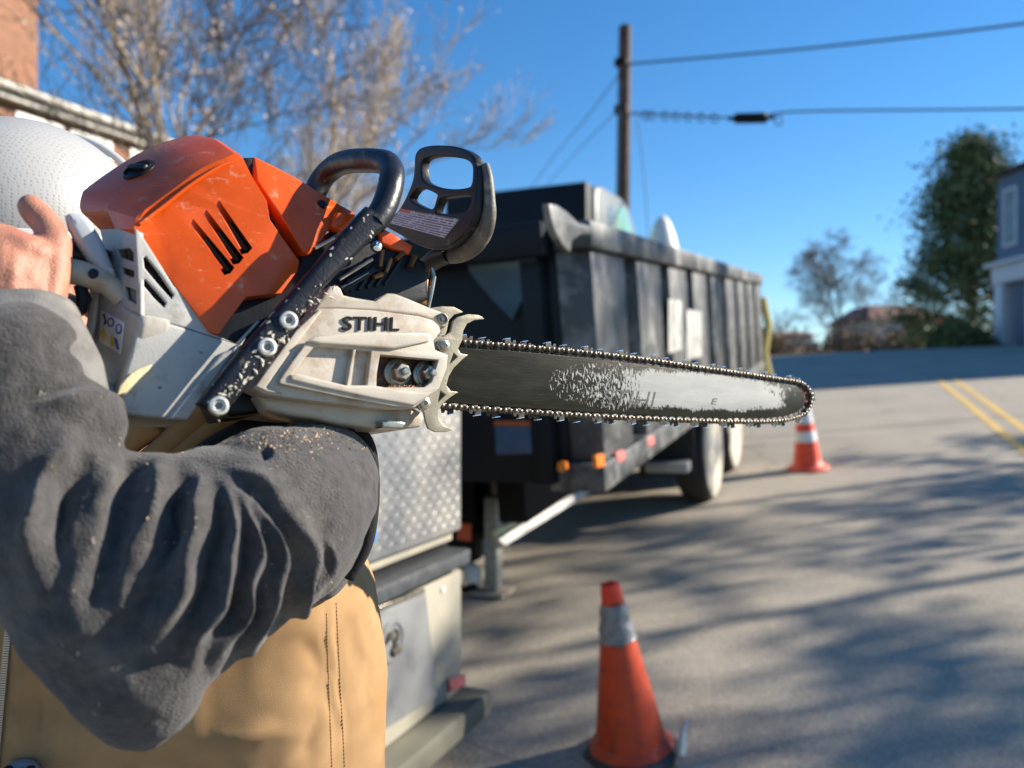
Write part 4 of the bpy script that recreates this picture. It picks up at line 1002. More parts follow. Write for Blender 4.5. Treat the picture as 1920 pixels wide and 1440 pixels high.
put('bar_print', text_me('E', (1333, 758), (1346, 759), .0095, .0026, .0003, shear=.3, off=.0), pl, bar, angle=20)
# bright rail edges (lips of the groove)
top_edge = [S(*p, .0) for p in BARPX[1:20]]
# ---- chain: links along the bar outline
path2 = S2([(868, 642), (980, 651), (1095, 662), (1205, 675), (1314, 691), (1400, 703), (1460, 712), (1496, 718), (1512, 730), (1518, 747), (1513, 766), (1500, 779), (1476, 787), (1440, 791), (1350, 791), (1220, 786), (1095, 780), (960, 771), (846, 763)], 0)
start_ext = S2([(800, 634)], 0)[0]; end_ext = S2([(790, 757)], 0)[0]
path2 = [start_ext]+path2+[end_ext]
pp = np.array(curve_pts([(a, b, 0) for a, b in path2], 14))[:, :2]
seg = np.linalg.norm(np.diff(pp, axis=0), axis=1); cum = np.concatenate([[0], np.cumsum(seg)])
chain = bpy.data.objects.new('chain', None); C.objects.link(chain); chain.parent = saw; BASES[chain.name] = base_of(saw)
PITCH = .0080
nl = int(cum[-1]/PITCH)
LF = (Vector((0, 0, 0)), Vector((1, 0, 0)), Vector((0, 1, 0)), Vector((0, 0, 1)))
def link_mesh(kind):
    L_ = []
    h = .0034; a = PITCH*.62
    # side straps on both faces
    for side in (1, -1):
        z = .0046*side
        o = [(-a, -h*.6), (-a*.7, -h), (a*.7, -h), (a, -h*.6), (a, h*.5), (a*.6, h), (a*.15, h*.72), (-a*.15, h*.72), (-a*.6, h), (-a, h*.5)]
        fr = (Vector((0, 0, z+(.0007 if side > 0 else .0005))), LF[1], LF[2], LF[3]); L_.append(('link', slab_me([o], fr, .0012, .0002, 1)))
    # centre link with drive tang
    o = [(-a*.8, -h*.6), (-a*.25, -.0095), (a*.2, -.0095), (a*.8, -h*.6), (a*.8, h*.6), (-a*.8, h*.6)]
    L_.append(('link', slab_me([o], (Vector((0, 0, .0008)), *LF[1:]), .0016, .0002, 1)))
    return L_
def rivet_mesh():
    return [lathe_me([(.0025, -.0064), (.0025, .0056), (.0021, .0066), (.0011, .0071), (.0, .0072)], (Vector((0, 0, 0)), LF[1], LF[2], LF[3]), 10)]
def cutter_mesh(side):
    b_, t_ = cutter_mesh_(side)
    for m_ in (b_, t_): m_.transform(Matrix.Diagonal((1.15, .74, 1, 1)))
    return b_, t_
def cutter_mesh_(side):
    a = PITCH*.95
    body = slab_me([[(-a, .001), (-a, .0095), (-a*.1, .0115), (0, .0105), (-.0005, .0065), (.0022, .0045), (.0035, .0095), (a*.85, .0098), (a, .001)]], (Vector((0, 0, .0054*side+.0007)), *LF[1:]), .0014, .0002, 1)
    top = bevel(mesh([Vector((-a, .0092, 0)), Vector((-a*.05, .0113, 0)), Vector((-a*.05, .0113, .0062*side)), Vector((-a, .0092, .0062*side)),
                      Vector((-a, .0107, 0)), Vector((-a*.05, .0128, 0)), Vector((-a*.05, .0128, .0062*side)), Vector((-a, .0107, .0062*side))],
                     [(0, 1, 2, 3), (4, 5, 6, 7), (0, 1, 5, 4), (1, 2, 6, 5), (2, 3, 7, 6), (3, 0, 4, 7)]), .0002, 1)
    return body, top
bl = put('link', join([m for _, m in link_mesh(0)]), M['link'], chain); bl_me = bl.data
rv = put('rivet', join(rivet_mesh()), M['rivet'], chain); rv_me = rv.data
cu_me = {}
for side in (1, -1):
    b_, t_ = cutter_mesh(side)
    b_.materials.clear(); b_.materials.append(M['link']); t_.materials.clear(); t_.materials.append(M['cutter'])
    bm = bmesh.new(); bm.from_mesh(b_); n_ = len(bm.faces); bm.from_mesh(t_)
    bm.faces.ensure_lookup_table()
    for f in bm.faces[n_:]: f.material_index = 1
    me = bpy.data.meshes.new('cutter'); bm.to_mesh(me); bm.free(); me.materials.append(M['link']); me.materials.append(M['cutter']); cu_me[side] = me
bpy.data.objects.remove(bl); bpy.data.objects.remove(rv)
# the templates were shifted by the parent's base: undo
for me in (bl_me, rv_me): me.transform(Matrix.Translation(base_of(saw)))
def at_path(dist):
    i = min(len(seg)-1, max(0, int(np.searchsorted(cum, dist)-1))); t = (dist-cum[i])/seg[i]
    p = pp[i]+(pp[i+1]-pp[i])*t; d = (pp[i+1]-pp[i])/seg[i]; return p, d
def place_on_chain(name, me, dist, parent, jitter=0):
    p, d = at_path(dist)
    nrm = np.array([-d[1], d[0]])   # outward (path runs clockwise seen from the near side)
    X = SU*d[0]+SV*d[1]; Y = SU*nrm[0]+SV*nrm[1]; Zv = X.cross(Y)
    pos = BO+SU*p[0]+SV*p[1]
    o = bpy.data.objects.new(name, me); C.objects.link(o); o.parent = parent
    m4 = Matrix(((X.x, Y.x, Zv.x, pos.x), (X.y, Y.y, Zv.y, pos.y), (X.z, Y.z, Zv.z, pos.z), (0, 0, 0, 1)))
    m4 = Matrix.Translation(-base_of(saw)) @ m4
    if jitter: m4 = m4 @ Matrix.Rotation(random.uniform(-jitter, jitter), 4, 'Z')
    o.matrix_local = m4
    return o
for k in range(nl+1):
    place_on_chain('rivet', rv_me, (k)*PITCH, chain)
for k in range(nl):
    if k % 2 == 0: place_on_chain('link', bl_me, (k+.5)*PITCH, chain, .02)
for k in range(2, nl-2, 4):
    place_on_chain('cutter', cu_me[1 if (k//4) % 2 else -1], (k+.5)*PITCH, chain, .03)
# continuous dark core so that no light shows between links
core = [BO+SU*a+SV*b for a, b in pp[::3]]
put('chain_core', tube_me(core, .0030, 8, flat=1.0, up=SN), M['link'], saw)

# ---- spikes
SP = [(812, 636), (818, 630), (832, 631), (845, 622), (850, 602), (858, 594), (878, 588.5), (898, 590.5), (909, 598), (890, 600), (876, 607), (869, 620), (867, 638), (859, 653), (864, 663), (878, 665), (866, 675), (851, 690), (842, 705), (837, 722), (845, 733), (860, 735), (846, 744), (830, 757), (822, 770), (822, 785), (833, 798), (850, 806), (836, 810), (816, 810), (803, 803), (798, 790), (795, 773), (786, 766), (774, 765), (783, 752), (804, 742), (822, 727), (828, 700), (836, 675), (818, 664), (813, 650)]
H1 = [(851, 661), (858, 669), (843, 683)]; H2_ = [(826, 732), (836, 740), (821, 755)]
sslb('bumper_spike', [SP, H1, H2_], .030, .0035, M['spike'], bev=.0007)
SPB = [(800, 578), (830, 574), (851, 575), (869, 585), (852, 590), (842, 600), (838, 620), (830, 640), (812, 640)]
sslb('bumper_spike', [SPB], -.016, .004, M['spike'], bev=.0006)
for (x, y, r) in ((828, 649, .0062), (791, 757, .0068)):
    c = S(x, y, .031); scr = put('screw', scyl(c, SN, [(r*1.25, 0), (r*1.2, .003), (r, .0035), (r, .008), (r*.5, .0095), (0, .0095)], 6), M['steel'], saw)
    put('socket', scyl(c+SN*.0096, SN, [(r*.42, 0), (r*.42, .0003)], 6), M['dark_in'], scr)

# ---- clutch side cover
cov = [(475, 727), (500, 690), (530, 650), (560, 612), (596, 577), (640, 578), (700, 581), (785, 592), (812, 600), (824, 611), (827, 622), (812, 640), (815, 655), (838, 664), (836, 690), (824, 728), (803, 744), (784, 752), (774, 766), (730, 768), (660, 761), (590, 752), (535, 745), (495, 738)]
win = [(711, 664), (823, 674), (811, 716), (798, 728), (703, 728), (705, 700)]
cover = sslb('side_cover', [cov, win], .036, .036, M['cream'], bev=.0022, seg=4)
sslb('cover_edge', [[(478, 724), (500, 694), (556, 618), (598, 580), (604, 584), (545, 660), (500, 726), (530, 738), (500, 735)]], .0385, .004, M['cream'], cover, bev=.002, seg=3)
frame_o = [(524, 713), (548, 678), (575, 643), (590, 634), (640, 630), (700, 628), (809, 627), (813, 640), (816, 656), (840, 665), (838, 690), (824, 728), (803, 744), (778, 764), (740, 762), (650, 746), (570, 729), (526, 720)]
h_l = [(546, 704), (588, 652), (600, 649), (662, 655), (649, 728), (560, 712)]
h_m = [(668, 656), (696, 659), (688, 726), (655, 727)]
win2 = [(713, 665), (822, 675), (810, 715), (797, 726), (706, 726), (707, 700)]
sslb('raised_frame', [frame_o, h_l, h_m, win2], .044, .010, M['cream'], cover, bev=.0013, seg=3)
sslb('top_shoulder', [[(575, 640), (592, 629), (640, 624), (700, 621), (806, 622), (806, 640), (740, 655), (668, 650), (600, 646)]], .048, .008, M['cream'], cover, bev=.0035, seg=4)
sslb('lower_shoulder', [[(545, 702), (560, 700), (650, 722), (700, 722), (770, 733), (800, 734), (822, 728), (803, 744), (778, 761), (700, 748), (600, 727), (545, 714)]], .047, .008, M['cream'], cover, bev=.003, seg=4)
sslb('recess_floor', [[(704, 660), (836, 668), (822, 724), (801, 736), (698, 731), (694, 700)]], .020, .006, M['rust'], cover)
# sawdust packed in the recess
rs = np.random.RandomState(4); dp = []
for k in range(260):
    t = rs.rand(); x = 728+85*t; y = 731-2*rs.rand()*3-(1-abs(t-.3))*2
    dp.append(np.array(S(x, y, .024+.014*rs.rand())[:]))
tag(put('sawdust', leaf_cards(dp, .0022, rs), mat('reddish_sawdust', (.42, .22, .12), .95), saw, angle=180), kind='stuff')
for (x, y, r) in ((745, 700, .0104), (797, 703, .0100)):
    c = S(x, y, .0235)
    n_ = put('bar_nut', scyl(c, SN, [(r*1.35, 0), (r*1.3, .003), (r*1.02, .0035), (r*1.0, .013), (r*.82, .0155), (r*.55, .0158), (.0, .0158)], 6, ref=(.35, 0, 1)), M['nut'], saw)
    put('washer', scyl(c-SN*.001, SN, [(r*1.55, -.002), (r*1.55, .002), (r*1.4, .003)], 24), M['nut'], n_)
    put('stud', scyl(c+SN*.0155, SN, [(r*.42, 0), (r*.42, .005), (r*.3, .0065), (0, .0065)], 16), M['steel'], n_)
# lettering, raised and dark
put('lettering', text_me('STIHL', (641, 620), (748, 620.5), .0150, .0362, .0018, shear=.12, off=.006), mat('dark_brown_letters', (.02, .016, .012), .8, spec=.1), cover, angle=20)
# ---- bright plate above the cover
topp = [(590, 580), (601, 563), (619, 536), (634, 535), (640, 541), (645, 553), (668, 558), (706, 564), (728, 549), (742, 550), (768, 560), (808, 577), (826, 583), (838, 592), (841, 604), (835, 614), (824, 611), (812, 600), (785, 592), (700, 582), (640, 579)]
sslb('bar_side_plate', [topp], .026, .034, M['cream'], bev=.003, seg=3)
c = S(829, 598, .0265)
sc1 = put('screw', scyl(c, SN, [(.0068, 0), (.0068, .002), (.0052, .003), (.0045, .0006), (0, .0006)], 20), M['nut'], saw)
put('socket', scyl(c+SN*.0012, SN, [(.003, 0), (.003, .0005)], 6), M['dark_in'], sc1)
# ---- crankcase below the cover
sslb('crankcase', [[(484, 742), (530, 742), (640, 752), (774, 762), (792, 772), (798, 782), (790, 800), (757, 805), (745, 804), (722, 804), (690, 801), (640, 796), (590, 785), (540, 778), (500, 768)]], .014, .115, M['cream'], bev=.006, seg=3)
sslb('chain_catcher', [[(716, 788), (745, 789), (762, 792), (756, 804), (718, 802)]], .030, .02, M['steel'], bev=.002)
sslb('lower_black_case', [[(415, 750), (520, 700), (560, 745), (520, 770), (470, 778), (430, 782)]], -.012, .09, M['black'], bev=.006)  # black case left of the crankcase, below the cover
# ---- engine block, black, behind the handle and between cover and guard
sslb('engine_housing', [[(396, 632), (420, 590), (462, 545), (528, 545), (565, 488), (560, 440), (600, 462), (640, 418), (700, 430), (760, 470), (800, 490), (806, 560), (760, 580), (640, 578), (590, 600), (500, 720), (440, 740)]], -.018, .10, M['black'], bev=.006)
sslb('inner_rib', [[(640, 541), (655, 520), (700, 500), (712, 505), (660, 540), (650, 552)]], -.008, .01, M['black'], bev=.002)
for a, b in (((636, 524), (698, 486)), ((640, 540), (690, 512)), ((590, 466), (626, 446)), ((713, 500), (718, 470)), ((724, 510), (733, 485))):
    put('rod', tube_me([S(*a, -.010), S(*b, -.010)], .0022, 8), M['steel'] if a[0] < 700 else M['brass'], saw)
put('bolt_head', scyl(S(706, 462, .0), SN, [(.0062, -.004), (.006, .002), (.003, .004), (0, .004)], 14), M['cutter'], saw)
for k in range(7):
    x = 650+k*16; y = 500-k*3
    put('cooling_fin', tube_me([S(x-26, y+52, -.0165), S(x+6, y+4, -.0165)], .0022, 6), M['black'], saw)
for a, b in (((742, 486), (756, 474)), ((700, 520), (716, 514)), ((768, 500), (778, 480))):
    put('copper_pipe', tube_me([S(*a, -.012), S(*b, -.014)], .0032, 8), M['brass'], saw)
# muffler plate, bright rim
sslb('muffler', [[(752, 556), (785, 520), (806, 505), (802, 575), (778, 566)]], -.030, .05, M['brass'], bev=.003)
put('muffler_rim', tube_me([S(809, 503, -.022), S(813, 520, -.022), S(808, 550, -.022), S(803, 578, -.022)], [.003, .0032, .003, .002], 8), M['steel'], saw)

# ---- orange shroud
fr_px = [(250, 428, -.012), (254, 408, -.020), (285, 384, -.024), (335, 347, -.026), (378, 315, -.028), (418, 298, -.028), (449, 289, -.030), (472, 330, -.014), (500, 376, -.006), (506, 412, -.004), (561, 490, -.004), (557, 508, -.004), (527, 550, .000), (462, 556, .002), (432, 596, .002), (410, 627, .000), (394, 622, -.002), (325, 532, -.006)]
bk_px = {0: (186, 430, -.13), 1: (152, 398, -.135), 2: (152, 368, -.14), 3: (168, 348, -.14), 4: (255, 290, -.14), 5: (322, 262, -.135), 6: (385, 264, -.12)}
front = [S(*p) for p in fr_px]
back = [S(*bk_px[i]) if i in bk_px else front[i]-SN*(.12) for i in range(len(front))]
def refine(L):
    out = []
    n_ = len(L)
    for i in range(n_):
        out.append(L[i])
        if 1 <= i <= 6:
            p0, p1, p2, p3 = [np.array(L[(i+j) % n_][:]) for j in (-1, 0, 1, 2)]
            for t in (.33, .66): out.append(Vector(.5*((2*p1)+(-p0+p2)*t+(2*p0-5*p1+4*p2-p3)*t*t+(-p0+3*p1-3*p2+p3)*t**3)))
    return out
f3, b4, b3 = front[3].copy(), back[4].copy(), back[3].copy()
front, back = refine(front), refine(back)
NR = 19
# a middle ring makes the cover bulge
mid = [front[i].lerp(back[i], .5)+SV*(.006 if 1 <= i <= NR else 0) for i in range(len(front))]
vs = front+mid+back; n = len(front); fs = []
for r_ in range(2):
    for i in range(n):
        j = (i+1) % n; fs.append((r_*n+i, r_*n+j, (r_+1)*n+j, (r_+1)*n+i))
# front face with an inner point ring for a slight crown
cx = sum(front, Vector())/n
fs.append(tuple(range(n))); fs.append(tuple(range(2*n, 3*n)))
sm = mesh(vs, fs); bm = bmesh.new(); bm.from_mesh(sm); bmesh.ops.triangulate(bm, faces=[f for f in bm.faces if len(f.verts) > 4]); bm.to_mesh(sm); bm.free()
sm = bevel(sm, .008, 4, 24)
# vent grooves: cut by wedge prisms, shallow at the top and deep at the lower end
def groove(a, b, wd, deep=.028):
    A, B_ = Vector(a), Vector(b); d = (B_-A).normalized(); q = Vector((-d.y, d.x))*wd
    pts = [A-q*.25, A+q*.25, B_+q, B_+d*4, B_-q]
    w0 = .02
    f = [S(p.x, p.y, w0) for p in pts]
    mid_ = [S(p.x, p.y, -.010) for p in pts]
    bk_ = [S(pts[0].x, pts[0].y, -.013), S(pts[1].x, pts[1].y, -.013)]+[S(p.x, p.y, -.010-deep) for p in pts[2:]]
    return loft_me(f, bk_)
cuts = [groove((348, 398), (430, 509), 12), groove((374, 381), (447, 490), 12), groove((397, 361), (463, 471), 12)]
cut = join(cuts)
co = bpy.data.objects.new('cut', cut); C.objects.link(co)
sm = eval_mods(sm, [('BOOLEAN', dict(operation='DIFFERENCE', solver='EXACT', object=co))])
bpy.data.objects.remove(co)
shroud = put('top_cover', sm, M['orange'], saw, angle=48)
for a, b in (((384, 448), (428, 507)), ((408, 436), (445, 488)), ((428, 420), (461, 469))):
    put('vent_slot_fill', tube_me([S(a[0], a[1], -.019), S(b[0], b[1], -.023)], .0052, 8), M['dark_in'], shroud)  # dark insert at each groove's deep end, painting the shade inside
for a, b in (((348, 410), (415, 505)), ((373, 394), (432, 486)), ((396, 374), (449, 468))):
    put('vent_fin', tube_me([S(a[0], a[1], -.0190), S(a[0]*.5+b[0]*.5, a[1]*.5+b[1]*.5, -.0122), S(b[0], b[1], -.0078)], [.0008, .0020, .0021], 8), M['orange'], shroud)
for (x, y) in ():
    sc_ = put('cover_screw', scyl(S(x, y, -.0075 if x < 400 else -.0005), SN, [(.0040, -.003), (.0040, .0008), (.0032, .0015), (0, .0015)], 14), M['nut'], shroud)
# seam lip along the upper edge of the side face
lip = [S(262, 421, -.0135), S(300, 392, -.0175), S(360, 345, -.021), S(415, 311, -.024), S(440, 306, -.025)]
put('seam_lip', tube_me(curve_pts([tuple(p) for p in lip], 5), .0019, 8), M['orange'], shroud)
# twist lock in the rear face
cknob = hit(263, 321, (f3+b3)/2 + SV*.004, ((f3-b3).cross(mid[13]-mid[4])).normalized())
nk = ((f3-b3).cross(mid[13]-mid[4])).normalized()
if nk.dot(Vector((0, 0, CZ))-cknob) < 0: nk = -nk
cknob = cknob+nk*.0015
kn = put('twist_lock', lathe_me([(.0185, -.012), (.0185, .0015), (.0165, .003), (.015, .0005), (.0, .0005)], frame_at(cknob, nk, (0, 0, 1)), 28), M['black'], shroud)
kf_ = frame_at(cknob, nk, (.2, 0, 1))
put('knob_bar', box_me(kf_, -.014, .014, -.0035, .0035, 0, .006, .0015), M['black'], kn)
# front orange piece, above the handle
B_px = [(474, 291, -.035), (520, 313, -.035), (562, 336, -.036), (602, 361, -.036), (640, 384, -.034), (668, 399, -.03), (650, 412, -.022), (622, 424, -.014), (598, 460, -.010), (577, 479, -.008), (566, 470, -.008), (534, 416, -.010), (506, 374, -.014), (480, 336, -.022)]
fB = [S(*p) for p in B_px]; bB = [p-SN*.085+SV*.004 for p in fB]
crank = bevel(loft_me(fB, bB), .0035, 3, 25)
fc = put('front_cover', crank, M['orange'], saw)
put('hole', scyl(S(603, 386, -.028), SN+SV*.6, [(.0055, -.004), (.0055, .004), (0, .004)], 18), M['black'], fc)
sslb('front_tab', [[(712, 426), (722, 429), (742, 440), (776, 461), (768, 476), (740, 467), (714, 456)]], -.012, .03, M['orange'], bev=.003)
sslb('front_tab', [[(632, 397), (668, 401), (664, 412), (640, 432), (622, 424)]], -.008, .02, M['orange'], bev=.003)
sslb('cover_gap', [[(450, 295), (474, 294), (482, 335), (540, 415), (575, 478), (560, 492), (500, 405), (470, 335)]], -.034, .05, M['black'], bev=.003)
# ---- rear housing
panel = [(262, 588), (300, 600), (360, 618), (446, 645), (470, 620), (400, 745), (372, 756), (352, 786), (312, 786), (232, 778), (225, 725), (245, 660)]
side = sslb('rear_housing', [panel], -.004, .10, M['greyplastic'], bev=.004, seg=3)
sslb('lit_chamfer', [[(418, 660), (440, 652), (446, 645), (452, 650), (376, 757), (352, 787), (314, 786)]], .0015, .02, M['greyplastic'], side, bev=.004, seg=3)
put('emboss', text_me('MS 500i', (238, 768), (308, 770), .006, -.0041, .0005, off=.01), M['greyplastic'], side, angle=20)
up_o = [(254, 428), (262, 434), (324, 533), (370, 580), (396, 624), (446, 646), (360, 618), (300, 601), (262, 589), (257, 500)]
up_h1 = [(269, 483), (274, 480), (298, 510), (326, 552), (322, 561), (296, 532), (271, 502)]
up_h2 = [(269, 524), (274, 524), (296, 548), (312, 567), (308, 577), (290, 560), (270, 536)]
sslb('vented_panel', [up_o, up_h1, up_h2], -.006, .006, M['greyplastic'], bev=.0012)
sslb('inner_dark', [[(256, 440), (330, 545), (396, 626), (440, 648), (300, 600), (262, 586)]], -.020, .07, M['dark_in'], bev=.002)
# rear face of the housing, turned to the left: a plane that runs back from the side face
ra, rb_ = S(262, 520, -.006), S(187, 520, -.105)
RX = (ra-rb_).normalized(); RY = (SV-RX*SV.dot(RX)).normalized(); RZ = RX.cross(RY).normalized()
if RZ.y > 0: RZ = -RZ
def RFm(w): return (ra+RZ*w, RX, RY, RX.cross(RY).normalized())
def rslab(name, polys, w, depth, m, parent=None, bev=.001, seg=2):
    fr = RFm(0); sg = 1 if fr[3].dot(RZ) > 0 else -1
    fr = (ra+RZ*w, RX*sg if sg < 0 else RX, RY, RZ)
    if sg < 0: fr = (fr[0], -RX, RY, RZ)
    return put(name, slab_me([on(p, fr) for p in polys], fr, depth, bev, seg), m, parent or saw)
r_o = [(187, 429), (252, 428), (261, 436), (262, 520), (263, 590), (230, 575), (212, 545), (200, 500)]
r_h1 = [(220, 468), (242, 465), (250, 474), (250, 491), (224, 482)]
r_h2 = [(226, 500), (251, 508), (251, 521), (229, 513)]
r_h3 = [(232, 536), (255, 544), (255, 571), (236, 560)]
grille = rslab('rear_grille', [r_o, r_h1, r_h2, r_h3], .0, .004, M['greyplastic'], bev=.0010)
rslab('inner_dark', [[(196, 436), (258, 436), (258, 580), (232, 566), (206, 500)]], -.012, .004, M['dark_in'])
rslab('filter_mesh', [[(230, 532), (257, 541), (257, 575), (234, 562)]], -.006, .002, mat('grey_filter_mesh', (.22, .21, .20), .8, speck=(.05, .05, .05), speck_scale=700, speck_amt=.9))
lower = [(186, 533), (202, 534), (214, 548), (232, 576), (263, 592), (262, 610), (250, 662), (228, 716), (233, 780), (214, 748), (176, 722), (150, 700), (140, 682), (158, 662), (174, 625), (180, 580)]
rear = rslab('rear_handle_foot', [lower], .002, .03, mat('warm_grey_plastic', (.40, .37, .32), .5, noise=.1, bump=.2, dirt=(.25, .2, .15), dirt_amt=.2, dirt_scale=30), bev=.006, seg=4)
stk = rslab('pictogram_sticker', [[(188, 581), (232, 604), (225, 664), (186, 640)]], .0029, .001, mat('pale_sticker', (.70, .68, .60), .4, noise=.05), rear, bev=.0002)
pb_ = mat('print_blue', (.03, .10, .38), .4); py_ = mat('print_yellow', (.70, .50, .04), .4); pk_ = mat('print_black', (.02, .02, .02), .4)
def circ(x, y, rx, ry, n=12): return [(x+rx*math.cos(a), y+ry*math.sin(a)) for a in np.linspace(0, 2*math.pi, n, endpoint=False)]
rslab('sticker_print', [circ(207, 604, 7, 9), circ(207, 604, 4.5, 6)], .0034, .0006, pb_, stk, bev=.0001)
rslab('sticker_print', [circ(222, 617, 6, 10), circ(222, 616, 4, 7)], .0034, .0006, pb_, stk, bev=.0001)
rslab('sticker_print', [[(188, 622), (194, 614), (199, 630), (194, 642), (189, 636)]], .0034, .0006, py_, stk, bev=.0001)
rslab('sticker_print', [[(206, 632), (211, 626), (215, 648), (207, 650)]], .0034, .0006, py_, stk, bev=.0001)
rslab('sticker_print', [[(191, 590), (196, 588), (199, 606), (193, 611), (196, 600)]], .0034, .0006, pk_, stk, bev=.0001)
rslab('sticker_print', [[(213, 632), (219, 636), (223, 655), (219, 656), (214, 640)]], .0034, .0006, pb_, stk, bev=.0001)
# rim of the handle opening
rim = [(182, 530), (179, 560), (176, 590), (170, 622), (160, 645), (148, 660), (136, 668), (120, 672), (100, 672)]
put('handle_rim', tube_me(curve_pts([tuple(hit(x, y, ra+RZ*.004, RZ)) for x, y in rim], 4), .0052, 10), M['white_plastic'], saw)
# upper arm of the rear handle going into the hand
put('handle_arm', tube_me(curve_pts([tuple(S(x, y, -.055)) for x, y in ((-20, 452), (40, 488), (100, 504), (150, 512), (200, 532), (232, 560))], 5), [.0125]*20+[.011]*6, 14), M['cream'], saw)
put('handle_grip', tube_me(curve_pts([tuple(S(x, y, -.085)) for x, y in ((-40, 470), (40, 478), (100, 478), (150, 478), (196, 498))], 5), .016, 14), M['rubber'], saw)
put('handle_pin', scyl(S(175, 513, -.040), SN, [(.0045, -.004), (.0045, .003), (0, .003)], 12), M['black'], saw)
# pale fin behind the grip
finp = [(124, 401), (131, 397), (152, 399), (166, 405), (176, 420), (192, 445), (206, 480), (221, 517), (212, 520), (190, 508), (165, 484), (146, 455), (130, 425)]
sslb('fin', [finp], -.045, .018, M['fin'], bev=.007, seg=4, angle=60)
put('trigger', tube_me([S(150, 535, -.06), S(158, 560, -.06), S(152, 585, -.06)], [.006, .007, .004], 8), M['black'], saw)
# handle foot lower bar going out of sight behind the sleeve
put('handle_lower', tube_me(curve_pts([tuple(S(x, y, -.055)) for x, y in ((215, 760), (150, 712), (60, 690), (-30, 620), (-60, 500), (-20, 452))], 6), .013, 12), M['white_plastic'], saw)

# ---- wrap handle
flatp = [(372, 755), (398, 722), (470, 634), (555, 538), (628, 452), (676, 398), (690, 384), (736, 404), (728, 424), (712, 436), (660, 488), (612, 536), (545, 622), (475, 716), (432, 766), (414, 786)]
hb = sslb('front_handle', [flatp], .050, .020, M['barblack'], bev=.007, seg=4, angle=50)
sslb('rail_highlight', [[(444, 642), (449, 647), (488, 603), (484, 600)]], .030, .006, M['steel'], bev=.001)  # pale strip shaped as the highlight along the rail
grip = [(700, 418, .038), (716, 396, .038), (728, 366, .036), (734, 340, .032), (735, 322, .022), (727, 307, .008), (708, 302, -.01), (680, 301, -.035), (652, 303, -.065), (630, 311, -.09), (612, 326, -.108), (598, 345, -.118), (588, 370, -.122), (580, 400, -.122)]
gp_ = curve_pts([tuple(S(*p)) for p in grip], 6)
put('handle_grip', tube_me(gp_, [.0142]*len(gp_), 20), M['rubber'], hb)
gp2 = curve_pts([tuple(S(*p)) for p in ((580, 400, -.122), (560, 470, -.122), (520, 600, -.122), (450, 720, -.122))], 6)
put('handle_tube', tube_me(gp2, .0115, 14), M['black'], hb)
for (x, y) in ((541, 601), (501, 651), (410, 761)):
    c = S(x, y, .0502)
    s_ = put('screw', scyl(c, SN, [(.0092, -.002), (.0092, .0018), (.0082, .0034), (.006, .0038), (.0045, .0018), (0, .0018)], 24), mat('bare_screw', (.62, .60, .54), .35, metal=.6, noise=.2, nscale=200) if 'bare' not in M else M['bare'], hb)
    put('socket', scyl(c+SN*.0019, SN, [(.0036, 0), (.0036, .0003), (0, .0003)], 6), M['dark_in'], s_)
# wood chips stuck to the bar
rs = np.random.RandomState(12)
cm = []
for k in range(110):
    t = rs.rand(); x = 400+t*215; y = 768-t*226+rs.normal(0, 8); x += rs.normal(0, 9)
    c = S(x, y, .0508); sz = .0005+.0015*rs.rand()**2.5
    a = rs.rand()*3.14; d1 = SU*math.cos(a)+SV*math.sin(a); d2 = SN.cross(d1)
    cm.append(mesh([c+d1*sz*2.2, c+d2*sz*.8, c-d1*sz*1.8, c-d2*sz, c+SN*.0009], [(0, 1, 4), (1, 2, 4), (2, 3, 4), (3, 0, 4)]))
tag(put('wood_chips', join(cm), mat('pale_wood_dust', (.55, .50, .40), .9, noise=.2), hb), kind='stuff')

# ---- front hand guard (a plate across the saw)
GU = -.012
gfr = (BO+SU*GU, SN, SV, -SU)      # faces back towards the camera side
if gfr[1].cross(gfr[2]).dot(gfr[3]) < 0: gfr = (gfr[0], -SN, SV, -SU)
def G2(pts): return on(pts, gfr)
g_out = [(777, 296), (781, 284), (790, 276), (812, 272), (846, 273), (868, 279), (884, 289), (891, 303), (894, 325), (893, 372), (890, 400), (880, 425), (862, 448), (840, 463), (815, 468), (790, 462), (765, 450), (742, 436), (722, 424), (728, 412), (748, 392), (764, 362), (773, 338), (776, 318)]
g_h1 = [(790, 304), (799, 295), (820, 291), (848, 293), (872, 299), (884, 310), (885, 330), (883, 345), (876, 351), (850, 354), (820, 350), (796, 340), (790, 326)]
g_h2 = [(784, 352), (816, 363), (817, 374), (808, 392), (780, 382), (768, 371)]
g_h3 = [(824, 374), (838, 369), (880, 366), (880, 384), (868, 398), (832, 400), (816, 396)]
gd = .013
def smooth_open(p): return [tuple(q[:2]) for q in curve_pts([(a, b, 0) for a, b in p], 4)]
gme = slab_me([smooth2(G2(g_out), 3), smooth2(G2(g_h1), 3), smooth2(G2(g_h2), 3), smooth2(G2(g_h3), 3)], gfr, gd, .0025, 3)
gv = verts_np(gme)
guard = put('hand_guard', gme, mat('dusty_black_guard', (.011, .013, .017), .42, noise=.25, spec=.3, dirt=(.16, .13, .09), dirt_amt=.06, dirt_scale=40, bump=.3, bscale=300), saw)
